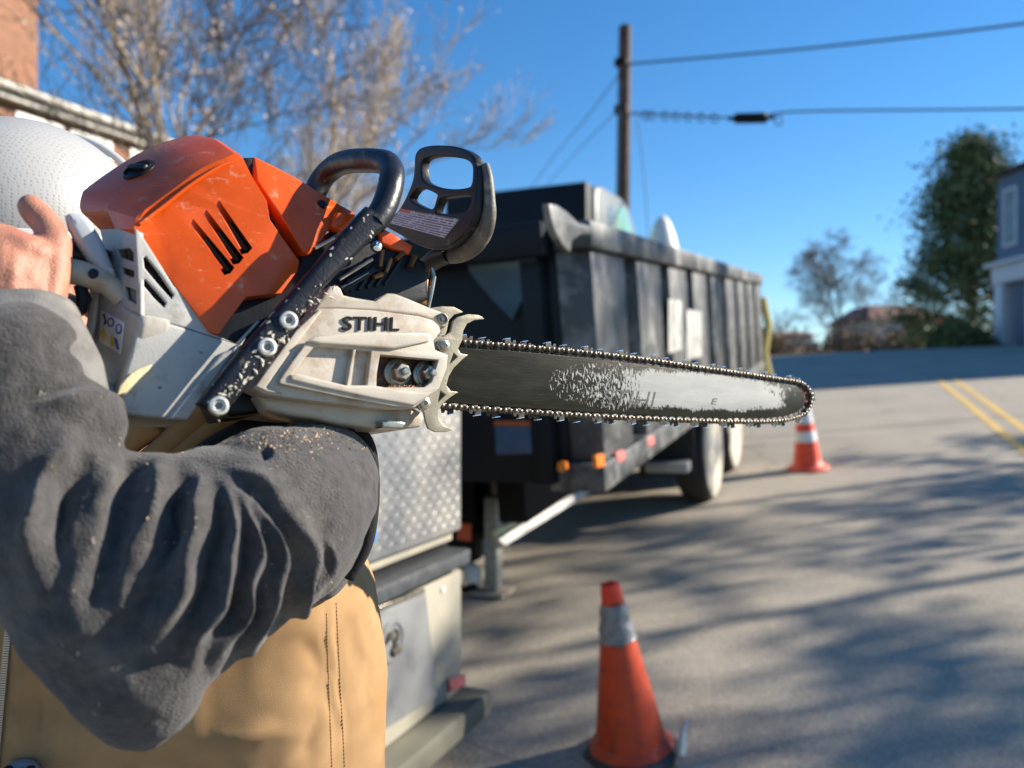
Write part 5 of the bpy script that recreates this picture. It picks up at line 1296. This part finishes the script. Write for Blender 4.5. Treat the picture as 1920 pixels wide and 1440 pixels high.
# rounded brow of the guard: front rim that widens downwards
rimg = smooth_open(G2([(893, 305), (896, 330), (896, 372), (892, 402), (880, 430), (862, 452), (838, 468), (812, 474), (786, 470)]))
put('guard_rim', tube_me([gfr[0]+gfr[1]*a+gfr[2]*b-gfr[3]*(.012+.0020*i*8/(len(rimg)-1)) for i, (a, b) in enumerate(rimg)], list(np.interp(np.linspace(0, 8, len(rimg)), range(9), [.005, .006, .007, .0085, .0105, .0115, .011, .010, .008])), 14), mat('dusty_sunlit_rim', (.10, .093, .078), .55, noise=.25, nscale=60, dirt=(.33, .29, .21), dirt_amt=.35, dirt_scale=50, bump=.3, bscale=300), guard)  # rim tone holds both its dust and the sunlight on it
put('guard_arm', tube_me([gfr[0]+gfr[1]*a+gfr[2]*b-gfr[3]*(.022) for a, b in G2([(815, 470), (790, 480), (765, 500), (752, 540)])], [.012, .013, .012, .008], 12), M['black'], guard)
def label_mat():
    m, nt, b = principled('warning_print'); L = nt.links
    at = nd(nt, 'ShaderNodeUVMap'); at.uv_map = 'plane'; sp_ = nd(nt, 'ShaderNodeSeparateXYZ'); L.new(at.outputs[0], sp_.inputs[0])
    def mth(op, a, b_=None):
        q = nd(nt, 'ShaderNodeMath', operation=op)
        for i, x in enumerate((a, b_)):
            if x is None: continue
            if isinstance(x, (int, float)): q.inputs[i].default_value = x
            else: L.new(x, q.inputs[i])
        return q.outputs[0]
    rows = mth('GREATER_THAN', mth('FRACT', mth('MULTIPLY', sp_.outputs[1], 8)), .45)
    mp = nd(nt, 'ShaderNodeMapping'); mp.inputs['Scale'].default_value = (38, 8, 1); L.new(at.outputs[0], mp.inputs[0])
    wv = nd(nt, 'ShaderNodeTexWhiteNoise'); wv.noise_dimensions = '2D'
    fl = nd(nt, 'ShaderNodeVectorMath', operation='FLOOR'); L.new(mp.outputs[0], fl.inputs[0]); L.new(fl.outputs[0], wv.inputs['Vector'])
    ink = mth('MULTIPLY', rows, mth('GREATER_THAN', wv.outputs['Value'], .2))
    mx = nd(nt, 'ShaderNodeMix', data_type='RGBA'); L.new(mth('MULTIPLY', ink, .75), mx.inputs[0]); mx.inputs[6].default_value = (.55, .56, .62, 1); mx.inputs[7].default_value = (.05, .05, .07, 1)
    red = mth('MULTIPLY', mth('LESS_THAN', sp_.outputs[0], .2), mth('GREATER_THAN', sp_.outputs[1], .80))
    mx2 = nd(nt, 'ShaderNodeMix', data_type='RGBA'); L.new(red, mx2.inputs[0]); L.new(mx.outputs[2], mx2.inputs[6]); mx2.inputs[7].default_value = (.60, .10, .04, 1)
    L.new(mx2.outputs[2], b.inputs['Base Color']); b.inputs['Roughness'].default_value = .35; return m
lq = [(752, 391), (861, 411), (833, 446), (730, 418)]
lfr = (gfr[0]+gfr[3]*.0008, *gfr[1:])
lp2 = on(lq, lfr)
lme = bpy.data.meshes.new('l'); 
lv = [lfr[0]+lfr[1]*a+lfr[2]*b for a, b in lp2]
lme.from_pydata([tuple(v) for v in lv]+[tuple(v-lfr[3]*.0006) for v in lv], [], [(0, 1, 2, 3), (7, 6, 5, 4), (0, 4, 5, 1), (1, 5, 6, 2), (2, 6, 7, 3), (3, 7, 4, 0)])
uv = lme.uv_layers.new(name='plane'); UVc = [(0, 1), (1, 1), (1, 0), (0, 0)]
for lp in lme.loops: uv.data[lp.index].uv = UVc[lp.vertex_index % 4]
put('warning_label', lme, label_mat(), guard)

# wood sliver resting on the housing
slv = S2([(287, 682), (281, 692), (262, 709), (240, 734), (219, 742), (226, 722), (246, 699), (266, 689)], .004)
o = put('wood_splinter', slab_me([slv], SF(.004), .004, .0012), M['chip'], base=S(250, 710, .0))
tag(o, 'pale fresh wood splinter lying against the grey rear housing of the chainsaw', 'wood splinter')

# ================================================================= PERSON
pbx, pby = -.50, 1.04
per = thing('person', Vector((pbx, pby, G(pbx, pby))), 'person in charcoal hoodie, tan vest and white hard hat, chainsaw on the shoulder', 'person')
gzp = G(pbx, pby)
def V3(*a): return Vector(a)
def PB(px, py, d, r): return (P(px, py, d), r*d/F)
HC = V3(-.665, 1.09, 1.86)
# head, neck, trunk, legs, both arms and hands as one skin
head = [[(HC+V3(0, .01, .03), .092), (HC+V3(.004, -.035, -.045), .072)], [(HC+V3(0, -.05, -.09), .045), (HC+V3(0, -.06, -.10), .04)],
        [(HC+V3(.005, -.098, -.01), .012), (HC+V3(.006, -.115, -.035), .016)],                       # nose
        [(HC+V3(-.018, -.098, -.078), .012), (HC+V3(.022, -.098, -.078), .012)],                     # lips
        [(HC+V3(.088, .0, -.01), .012), (HC+V3(.092, .008, -.045), .013)], [(HC+V3(-.088, .0, -.01), .012), (HC+V3(-.09, .008, -.045), .013)],
        [(HC+V3(0, .02, -.06), .058), (V3(-.56, 1.06, 1.64), .062), (V3(-.50, 1.04, 1.50), .12)]]
trunk = [[(V3(-.50, 1.04, 1.50), .13), (V3(-.49, 1.04, 1.30), .135), (V3(-.49, 1.04, 1.05), .13), (V3(-.49, 1.04, .98), .13)],
         [(V3(-.62, 1.05, 1.48), .10), (V3(-.38, 1.02, 1.48), .10)], [(V3(-.58, 1.04, 1.0), .11), (V3(-.40, 1.04, 1.0), .11)]]
legs = [[(V3(-.60, 1.04, .98), .095), (V3(-.61, 1.02, .55), .065), (V3(-.61, 1.06, gzp+.1), .045), (V3(-.61, .96, gzp+.05), .04)],
        [(V3(-.39, 1.04, .98), .095), (V3(-.38, 1.02, .56), .065), (V3(-.37, 1.06, gzp+.12), .045), (V3(-.37, .96, gzp+.07), .04)]]
arm = [[PB(600, 900, .93, 75), PB(430, 1060, .80, 80), PB(290, 1250, .66, 75), PB(150, 1010, .66, 70), PB(50, 700, .68, 62)]]
hand = [[PB(45, 720, .68, 58), PB(30, 640, .69, 56), PB(22, 575, .70, 62), PB(14, 520, .70, 64), PB(0, 470, .705, 54)],
        [PB(-20, 480, .70, 48), PB(-30, 560, .70, 50)],
        # thumb: out of the side of the palm, up behind the grip
        [PB(78, 560, .71, 44), PB(97, 500, .72, 36), PB(104, 455, .73, 30), PB(88, 420, .735, 28), PB(66, 398, .735, 27), PB(58, 388, .735, 25)],
        [PB(30, 470, .705, 42), PB(50, 470, .705, 34)],
        # four fingers, over the far side of the handle and back through the opening
        [PB(-30, 440, .70, 28), PB(-75, 440, .73, 26), PB(-75, 455, .78, 24), PB(-20, 500, .81, 23), PB(60, 545, .815, 23), PB(118, 566, .80, 22), PB(150, 575, .785, 19)],
        [PB(-40, 490, .70, 30), PB(-90, 500, .73, 27), PB(-88, 525, .78, 26), PB(-20, 570, .81, 25), PB(60, 600, .81, 25), PB(118, 612, .79, 25), PB(140, 622, .775, 21)],
        [PB(-45, 545, .70, 30), PB(-92, 560, .73, 27), PB(-85, 585, .78, 26), PB(-20, 620, .80, 25), PB(60, 640, .80, 25), PB(110, 652, .785, 24), PB(130, 660, .77, 20)],
        [PB(-40, 595, .70, 27), PB(-80, 615, .73, 24), PB(-70, 640, .77, 22), PB(0, 665, .79, 21), PB(60, 680, .785, 20), PB(90, 690, .775, 18)]]
ra_ = [[(V3(-.70, 1.06, 1.47), .075), (V3(-.86, 1.08, 1.22), .05), (V3(-.80, .92, 1.00), .036), (V3(-.79, .88, .93), .034)],
       [(V3(-.79, .88, .93), .034), (V3(-.785, .87, .87), .036)],
       [(V3(-.77, .86, .93), .016), (V3(-.75, .84, .885), .013), (V3(-.755, .84, .85), .011)]]+\
      [[(V3(-.785, .845+.018*k, .86), .012), (V3(-.785, .84+.018*k, .815-.004*abs(k-1.5)), .010), (V3(-.775, .842+.018*k, .78), .009)] for k in range(4)]
body = blobs_me(head+trunk+legs+arm+hand+ra_, .0036, 5, step=.4, sub=2)
body_o = put('body', body, M['skin'], per, angle=180)
# knuckle relief on the back of the hand: tendons and creases
v = verts_np(body_o.data)+np.array(base_of(per)); nn = normals_np(body_o.data); q = proj(v)
nearhand = (v[:, 1] < .76) & (q[:, 0] < 150) & (q[:, 1] > 360) & (q[:, 1] < 640)
def ridge(q, poly, width, taper=True, sharp=1.55):
    """0..1 profile around a polyline in the given 2D coordinates"""
    poly = np.array(poly, float); best = np.full(len(q), 1e9); tt = np.zeros(len(q))
    L = np.linalg.norm(np.diff(poly, axis=0), axis=1); cl = np.concatenate([[0], np.cumsum(L)])
    for i in range(len(poly)-1):
        a, b = poly[i], poly[i+1]; ab = b-a; t = np.clip(((q-a)@ab)/(ab@ab), 0, 1)
        d = np.linalg.norm(q-(a+t[:, None]*ab), axis=1); m = d < best
        best[m] = d[m]; tt[m] = (cl[i]+t[m]*L[i])/cl[-1]
    g_ = np.exp(-(best/width)**sharp)
    if taper: g_ *= np.clip(np.minimum(tt, 1-tt)*3.2, .0, 1)
    return g_
disp = np.zeros(len(v))
for poly, wd, am in (([(80, 470), (60, 520), (40, 580)], 12, .0018), ([(30, 450), (25, 520), (20, 580)], 11, .0016), ([(10, 440), (-5, 520), (0, 580)], 10, .0014),
                     ([(45, 500), (62, 560), (66, 600)], 5, -.0012), ([(100, 470), (92, 530), (88, 590)], 8, -.0022), ([(72, 462), (80, 470), (84, 482)], 12, .003)):
    disp += am*ridge(q, poly, wd)
disp *= nearhand
v = v+nn*disp[:, None]; set_verts(body_o.data, v-np.array(base_of(per)))
for sx in (-.03, .04):
    ey = put('eye', lathe_me([(0, -.011), (.008, -.008), (.011, 0), (.008, .008), (0, .011)], (HC+V3(sx, -.083, .0), V3(1, 0, 0), V3(0, 0, 1), V3(0, -1, 0)), 14), M['eye'], per)
    put('iris', lathe_me([(.0045, .0), (.004, .002), (0, .0022)], (HC+V3(sx, -.0935, .0), V3(1, 0, 0), V3(0, 0, 1), V3(0, -1, 0)), 12), M['denim'], ey)
put('hair', blobs_me([[(HC+V3(0, .03, .035), .097), (HC+V3(0, .045, -.03), .085)]], .006, 3), M['hair'], per)

# ---- hoodie sleeve: voxel skin with folds modelled along fold lines
ch = [[PB(30, 690, .665, 128), PB(50, 780, .66, 140), PB(82, 900, .655, 150), PB(130, 1020, .645, 150), PB(190, 1130, .64, 152), PB(260, 1230, .645, 138), PB(272, 1290, .65, 104), PB(272, 1345, .655, 58), PB(270, 1378, .655, 24)],
      [PB(255, 1230, .645, 120), PB(330, 1110, .67, 178), PB(420, 1040, .70, 180), PB(510, 975, .75, 176), PB(580, 925, .80, 128), PB(600, 900, .84, 110)],
      [PB(190, 1100, .65, 150), PB(300, 1010, .68, 150), PB(400, 965, .71, 130)],
      [PB(95, 800, .66, 118), PB(185, 800, .665, 52), PB(200, 765, .67, 34)],
      [PB(250, 905, .675, 60), PB(300, 905, .68, 58), PB(350, 925, .69, 55)],
      [PB(575, 835, .83, 52), PB(640, 860, .84, 50)], [PB(430, 905, .80, 60), PB(480, 870, .81, 58), PB(540, 850, .82, 55)]]
slv_me = blobs_me(ch, .0030, 10, step=.3, sub=3)
v = verts_np(slv_me); q = proj(v)
from mathutils.bvhtree import BVHTree
import mathutils.noise as MN
def apply(me, items, mask=None, push=1.0, warp=9.0):
    v = verts_np(me); nn = normals_np(me); q = proj(v); front_ = np.clip(-nn[:, 1]*1.6+.1, 0, 1)
    disp = np.zeros(len(v))
    if warp: q = q+np.stack([np.array([MN.noise(Vector((a*.018, b*.018, 1)))*warp+MN.noise(Vector((a*.05, b*.05, 5)))*warp*.35 for a, b in q]), np.array([MN.noise(Vector((a*.018, b*.018, 9)))*warp for a, b in q])], 1)
    for poly, wd, am in items: disp += am*ridge(q, poly, wd)
    disp *= front_
    if mask is not None: disp *= mask(q, v)
    set_verts(me, v+nn*disp[:, None])
RIDGES = [  # crests of the folds: (polyline, height)
 ([(150, 800), (96, 870), (66, 950), (66, 1040), (104, 1150)], .016), ([(222, 842), (206, 900), (190, 970), (150, 1070), (112, 1150)], .015),
 ([(290, 850), (292, 930), (256, 1030), (214, 1170)], .017), ([(365, 870), (374, 950), (356, 1060), (308, 1160), (262, 1235)], .017),
 ([(425, 905), (446, 960), (446, 1020), (418, 1110), (378, 1200), (336, 1300)], .015), ([(450, 915), (480, 960), (486, 1020), (478, 1080), (444, 1180), (400, 1262)], .011),
 ([(470, 912), (512, 975), (520, 1060), (500, 1150), (452, 1262), (420, 1310)], .012), ([(400, 868), (462, 888), (524, 930), (572, 1000), (580, 1080), (560, 1170), (510, 1250), (440, 1340)], .014),
 ([(600, 1000), (622, 1060), (606, 1120)], .006)]
VALLEYS = [
 ([(168, 850), (132, 905), (118, 980), (114, 1060)], .020), ([(256, 860), (238, 930), (215, 1010), (180, 1090), (158, 1160)], .016),
 ([(332, 870), (334, 940), (306, 1040), (266, 1130), (240, 1210)], .020), ([(404, 900), (412, 970), (402, 1050), (366, 1140), (322, 1240)], .019),
 ([(440, 915), (466, 970), (468, 1040), (454, 1110), (414, 1190), (380, 1275)], .015), ([(462, 920), (498, 985), (504, 1060), (490, 1130), (450, 1220), (408, 1290)], .012),
 ([(425, 897), (470, 917), (512, 952), (545, 1010), (552, 1090), (534, 1170), (484, 1262), (430, 1330)], .024),
 ([(600, 1010), (605, 1080), (580, 1150)], .006)]
small = [([(60, 770), (120, 752), (180, 742), (222, 752)], 13, .0070), ([(0, 770), (60, 745), (120, 728), (170, 716)], 8, -.0065),
 ([(494, 838), (498, 852), (490, 866)], 5, -.009), ([(504, 838), (514, 848), (516, 858)], 5, .004)]
def nearest(q, curves):
    best = np.full(len(q), 1e9); amp = np.zeros(len(q)); tt = np.zeros(len(q))
    wsum = np.zeros(len(q)); asum = np.zeros(len(q))
    for poly, a_ in curves:
        poly = np.array([c[:2] for c in curve_pts([(x, y, 0) for x, y in poly], 4)]); L = np.linalg.norm(np.diff(poly, axis=0), axis=1); cl = np.concatenate([[0], np.cumsum(L)])
        bd = np.full(len(q), 1e9); bt = np.zeros(len(q))
        for i in range(len(poly)-1):
            A, B_ = poly[i], poly[i+1]; ab = B_-A; t = np.clip(((q-A)@ab)/(ab@ab), 0, 1); d = np.linalg.norm(q-(A+t[:, None]*ab), axis=1); m = d < bd
            bd[m] = d[m]; bt[m] = (cl[i]+t[m]*L[i])/cl[-1]
        tap = np.clip(bt*4.5, 0, 1)*np.clip((1-bt)*2.6, 0, 1)
        w_ = 1/(bd+2)**4; wsum += w_; asum += w_*a_*tap
        best = np.minimum(best, bd)
    return best, asum/wsum
def fold_field(me):
    v = verts_np(me); nn = normals_np(me); q = proj(v)
    q = q+np.stack([np.array([MN.noise(Vector((a*.012, b*.012, 1)))*16 for a, b in q]), np.array([MN.noise(Vector((a*.012, b*.012, 9)))*14 for a, b in q])], 1)
    d1, a1 = nearest(q, RIDGES); d2, a2 = nearest(q, VALLEYS)
    h = d2/(d1+d2+1e-6); h = h*h*(3-2*h)
    fade = np.exp(-(np.minimum(d1, d2)/34)**2)
    front_ = np.clip(-nn[:, 1]*1.8+.25, 0, 1)
    vary = .72+.75*np.array([MN.noise(Vector((a*.008+3, b*.011, 4))) for a, b in q])
    disp = (a1*h-a2*(1-h))*fade*front_*vary
    set_verts(me, v+nn*disp[:, None])
nz = RS.normal
fold_field(slv_me)
apply(slv_me, small, warp=3.0)
slv_me = eval_mods(slv_me, [('SMOOTH', dict(factor=.5, iterations=2)), ('SUBSURF', dict(levels=1, render_levels=1))])
# small irregular wrinkles
import mathutils.noise as MN
v = verts_np(slv_me); nn = normals_np(slv_me)
dz_ = np.array([MN.noise(Vector((p[0]*34+p[2]*12, p[1]*20, p[2]*13)))*.0022+MN.noise(Vector((p[0]*70+p[2]*25, p[1]*30, p[2]*30)))*.0007+MN.noise(Vector(p*160))*.0003 for p in v])
set_verts(slv_me, v+nn*dz_[:, None])
slo = put('hoodie_sleeve', slv_me, M['fleece'], per, angle=180)
slo['label'] = 'charcoal hoodie sleeve, deeply folded, with a small torn spot'
# sawdust caught on the upper sleeve
bts = BVHTree.FromPolygons([tuple(v.co+base_of(per)) for v in slo.data.vertices], [tuple(p.vertices) for p in slo.data.polygons])
rs = np.random.RandomState(21); sd_ = []
for k in range(330):
    x = rs.normal(560, 60) if k < 260 else rs.uniform(60, 680); y = rs.normal(822, 14) if k < 260 else rs.uniform(740, 1150)
    h_, nrm_, _, _ = bts.ray_cast(Vector((0, 0, CZ)), Vector(((x-960)/F, 1, (720-y)/F)).normalized())
    if h_ is not None: sd_.append(np.array(h_[:])+np.array(nrm_[:])*(.0006 if nrm_.y < 0 else -.0006))
tag(put('sawdust', leaf_cards(sd_, .0013, rs), mat('tan_sawdust', (.50, .34, .20), .95), slo, angle=180), kind='stuff')
# cuff: a smooth ribbed band round the wrist
cf_a, cf_b = P(62, 612, .69), P(50, 745, .665)
cuff = tube_me(curve_pts([tuple(P(38, 592, .695)), tuple(P(44, 640, .685)), tuple(P(50, 690, .675)), tuple(P(56, 760, .665))], 6), [.0435, .045, .046, .047, .048, .049, .050, .051, .052, .053, .054, .0555, .057, .058, .0585, .059, .0595, .06, .06], 60)
v = verts_np(cuff); rr_ = np.arange(len(v)) % 60
ctr = v.reshape(-1, 60, 3).mean(1).repeat(60, 0) if len(v) % 60 == 0 else None
if ctr is not None:
    a_ = np.arctan2(v[:, 1]-ctr[:, 1], v[:, 0]-ctr[:, 0]); v = ctr+(v-ctr)*(1+.03*np.sin(a_*3+1)+.012*np.sin(a_*7))[:, None]; set_verts(cuff, v)
put('sleeve_cuff', cuff, mat('worn_grey_cuff', (.17, .165, .155), .95, noise=.2, nscale=60, dirt=(.30, .27, .22), dirt_amt=.3, dirt_scale=14, bump=.9, bscale=700, spec=.15), per, angle=180)
torn = [P(x, y, .775) for x, y in ((489, 836), (496, 846), (502, 852), (496, 858), (488, 868))]
# ---- vest (tan canvas): trunk shell with waist seam, zip and side seam
def torso_pt(zv, phi, grow=0):
    zs = [.86, 1.0, 1.15, 1.30, 1.42, 1.50, 1.56, 1.61]; ax = [.285, .300, .312, .316, .300, .268, .205, .12]; ay = [.17, .18, .19, .20, .195, .175, .14, .10]
    a = np.interp(zv, zs, ax)+grow; b = np.interp(zv, zs, ay)+grow
    e = 2.5; c, s = math.cos(phi), math.sin(phi)
    return Vector((-.487+a*math.copysign(abs(c)**(2/e), c), 1.04-b*math.copysign(abs(s)**(2/e), s), zv))
vs, fs = [], []; NZ, NP = 110, 220
for i in range(NZ):
    zv = .86+(1.61-.86)*i/(NZ-1)
    for k in range(NP): 
        ph = 2*math.pi*k/NP; p = torso_pt(zv, ph)
        n_ = MN.noise(Vector((p.x*9, p.y*9, p.z*4)))*.010+MN.noise(Vector((p.x*16+3, p.y*8, p.z*9)))*.006+abs(MN.noise(Vector((p.x*24, 7, p.z*6))))*.004
        c_ = Vector((-.487, 1.04, zv)); p = p+(p-c_).normalized()*n_
        vs.append(p)
for i in range(NZ-1):
    for k in range(NP): k2 = (k+1) % NP; fs.append((i*NP+k, i*NP+k2, (i+1)*NP+k2, (i+1)*NP+k))
fs.append(tuple(range(NP))); fs.append(tuple(range((NZ-1)*NP, NZ*NP)))
vest_me = mesh(vs, fs)
apply(vest_me, [([(40, 1180), (45, 1300), (30, 1440)], 14, .010), ([(70, 1280), (72, 1380), (66, 1440)], 8, -.010), ([(20, 1200), (18, 1440)], 7, -.006), ([(560, 1180), (600, 1260), (580, 1330)], 22, -.006),
                ([(608, 1080), (617, 1260), (626, 1440)], 4, -.0022), ([(626, 1080), (638, 1260), (650, 1440)], 4, -.0022), ([(616, 1080), (628, 1260), (638, 1440)], 6, .0022), ([(80, 1350), (150, 1344), (240, 1350)], 3, -.0020), ([(400, 1440), (470, 1370), (520, 1360)], 18, .005), ([(690, 1040), (668, 1150), (690, 1300)], 9, .005), ([(350, 1440), (420, 1380), (560, 1370)], 10, .005), ([(540, 1440), (580, 1400), (606, 1330)], 10, -.005), ([(660, 1180), (690, 1260), (700, 1360)], 14, -.005)])
vest = put('vest', vest_me, M['canvas'], per, angle=180)
def stitch(px0, px1, n, name='seam_stitches'):
    ms = []
    for k in range(n):
        t = k/n; 
        for side in px0:
            x = side[0]+(side[2]-side[0])*t; y = side[1]+(side[3]-side[1])*t
            # on the vest surface
            best = None
            r = Vector(((x-960)/F, 1, (720-y)/F)); c0 = Vector((0, 0, CZ))
            ms.append((x, y, r, c0))
    return ms
from mathutils.bvhtree import BVHTree
bt = BVHTree.FromPolygons([tuple(v.co+base_of(per)) for v in vest.data.vertices], [tuple(p.vertices) for p in vest.data.polygons])
sm_ = []
for (xa, ya, xb, yb) in ((612, 1150, 622, 1440), (630, 1130, 646, 1440)):
    n_s = 44
    for k in range(n_s):
        t = k/n_s; t2 = (k+.62)/n_s; pts_ = []
        for tt in (t, t2):
            x = xa+(xb-xa)*tt; y = ya+(yb-ya)*tt; r = Vector(((x-960)/F, 1, (720-y)/F)).normalized()
            h_, nrm_, _, _ = bt.ray_cast(Vector((0, 0, CZ)), r)
            if h_ is not None: pts_.append(h_+nrm_*(-.0004 if nrm_.y > 0 else .0004))
        if len(pts_) == 2: sm_.append(tube_me(pts_, .0008, 5))
if sm_: tag(put('seam_stitches', join(sm_), mat('brown_thread', (.24, .13, .05), .8), vest), kind='stuff')
# zip
zb = []
for k in range(70):
    y = 1120+k*4.6; x = 24-k*.42; r = Vector(((x-960)/F, 1, (720-y)/F)).normalized(); h_, nrm_, _, _ = bt.ray_cast(Vector((0, 0, CZ)), r)
    if h_ is not None: zb.append(box_me((h_-Vector((0, .002, 0)), Vector((1, 0, 0)), Vector((0, 1, 0)), Vector((0, 0, 1))), -.0035, .0035, -.002, .002, -.0009, .0009))
if zb: tag(put('zip_teeth', join(zb), M['zip'], vest), kind='stuff')
# collar folds and black lining between the saw and the shoulder
for pts, r_, m_, nm in ((((235, 900), (300, 850), (350, 805), (400, 770)), 26, 'canvas', 'collar'), (((290, 900), (350, 850), (410, 800), (460, 770)), 27, 'canvas', 'collar'), (((200, 880), (240, 830), (300, 790)), 26, 'canvas', 'collar'),
                        (((345, 885), (400, 842), (470, 806), (540, 785), (620, 782), (668, 800)), 24, 'lining', 'armhole_lining'),
                        (((600, 800), (655, 808), (684, 830), (694, 880), (694, 950), (682, 1020), (650, 1080)), 17, 'lining', 'armhole_lining')):
    d_ = .90 if m_ == 'canvas' else .86
    if nm == 'armhole_lining' and pts[0][0] == 600: d_ = .89
    put(nm, tube_me(curve_pts([tuple(P(x, y, d_)) for x, y in pts], 6), r_*d_/F, 14), M[m_], vest, angle=180)
put('hoodie_side', blobs_me([[PB(600, 900, .93, 80), PB(615, 980, .93, 84), PB(590, 1060, .93, 70)]], .005, 5), M['fleece'], per, angle=180)
put('hood', blobs_me([[(V3(-.62, 1.17, 1.62), .085), (V3(-.46, 1.19, 1.60), .085)], [(V3(-.54, 1.2, 1.68), .07), (V3(-.54, 1.2, 1.5), .09)]], .006, 5), M['fleece'], per, angle=180)
put('hoodie_sleeve', blobs_me([[(V3(-.70, 1.06, 1.47), .10), (V3(-.86, 1.08, 1.22), .078), (V3(-.80, .92, 1.02), .055)]], .005, 5), M['fleece'], per, angle=180)
put('trousers', blobs_me([[(V3(-.60, 1.04, 1.0), .125), (V3(-.61, 1.02, .55), .09), (V3(-.61, 1.06, gzp+.12), .075)], [(V3(-.39, 1.04, 1.0), .125), (V3(-.38, 1.02, .56), .09), (V3(-.37, 1.06, gzp+.14), .075)], [(V3(-.58, 1.04, 1.0), .13), (V3(-.41, 1.04, 1.0), .13)]], .007, 4), M['denim'], per, angle=180)
for sx in (-.61, -.37):
    g2 = G(sx, .98)
    put('boot', blobs_me([[(V3(sx, 1.07, g2+.12), .06), (V3(sx, 1.07, g2+.05), .05), (V3(sx, .93, g2+.045), .045)]], .006, 3), M['boot'], per, angle=180)
# light glove or cloth tucked low on the vest
gt = thing('glove', P(40, 1440, .835), 'pale crumpled glove tucked at the bottom edge of the vest', 'glove')
gc = P(38, 1462, .832)
put('glove_palm', blobs_me([[(gc, .022), (gc+V3(.0, .0, -.05), .028)]], .004, 3), mat('dirty_grey_glove', (.28, .28, .29), .9, noise=.3, bump=1, bscale=200), gt, angle=180)
for k in range(4): put('finger', tube_me([gc+V3(-.012+.010*k, -.012, .0), gc+V3(-.014+.012*k, -.018, .018+.003*(k % 2))], [.006, .005], 8), M['lining'], gt)
# ---- hard hat
hatc = P(52, 432, 1.09); 
def hat_mat():
    m, nt, b = principled('white_hard_hat'); L = nt.links
    tc = nd(nt, 'ShaderNodeTexCoord'); v_ = nd(nt, 'ShaderNodeTexVoronoi'); v_.inputs['Scale'].default_value = 210; v_.inputs['Randomness'].default_value = .25
    L.new(tc.outputs['Object'], v_.inputs['Vector'])
    mr = nd(nt, 'ShaderNodeMapRange'); mr.inputs['From Min'].default_value = .0; mr.inputs['From Max'].default_value = .45; L.new(v_.outputs['Distance'], mr.inputs['Value'])
    cr = nd(nt, 'ShaderNodeMix', data_type='RGBA'); L.new(mr.outputs[0], cr.inputs[0]); cr.inputs[6].default_value = (.25, .25, .25, 1); cr.inputs[7].default_value = (.37, .368, .355, 1)
    L.new(cr.outputs[2], b.inputs['Base Color']); b.inputs['Roughness'].default_value = .38
    bp = nd(nt, 'ShaderNodeBump'); bp.inputs['Strength'].default_value = .25; bp.inputs['Distance'].default_value = .0008; L.new(mr.outputs[0], bp.inputs['Height']); L.new(bp.outputs[0], b.inputs['Normal'])
    return m
hm = hat_mat()
tilt = Matrix.Rotation(R(-8), 3, 'Y')
def hat_me(scale, zc=-.35):
    vs, fs = [], []; A, Bn = 40, 64
    for i in range(A):
        th = math.pi*.5*(1-i/(A-1))*1.22
        for k in range(Bn):
            ph = 2*math.pi*k/Bn
            x = .152*math.sin(th)*math.cos(ph); y = .172*math.sin(th)*math.sin(ph); z = .150*math.cos(th)
            vs.append(hatc+(tilt @ Vector((x, y, z)))*scale)
    for i in range(A-1):
        for k in range(Bn): k2 = (k+1) % Bn; fs.append((i*Bn+k, i*Bn+k2, (i+1)*Bn+k2, (i+1)*Bn+k))
    return mesh(vs, fs)
hat = put('hard_hat', eval_mods(hat_me(1.0), [('SOLIDIFY', dict(thickness=.003))]), hm, per, angle=60)
br = [hatc+(tilt @ Vector((.160*math.cos(a), .182*math.sin(a)-(.03 if math.sin(a) < 0 else 0)*abs(math.sin(a)), -.052))) for a in np.linspace(0, 2*math.pi, 48, endpoint=False)]
put('brim', tube_me(br, .007, 8, cyclic=True, flat=.6), M['hat'], hat)
crest = [hatc+(tilt @ Vector((-.06+.0*t, .172*math.sin(t), .146*math.cos(t)))) for t in np.linspace(-1.35, 1.35, 24)]
put('ridge', tube_me(crest, .009, 10), M['hat'], hat)
rim2 = [hatc+(tilt @ Vector((.150*math.sin(t), .06, .150*math.cos(t)+.004))) for t in np.linspace(-1.5, 1.45, 30)]
put('ridge', tube_me(rim2, .0055, 10), M['hat'], hat)
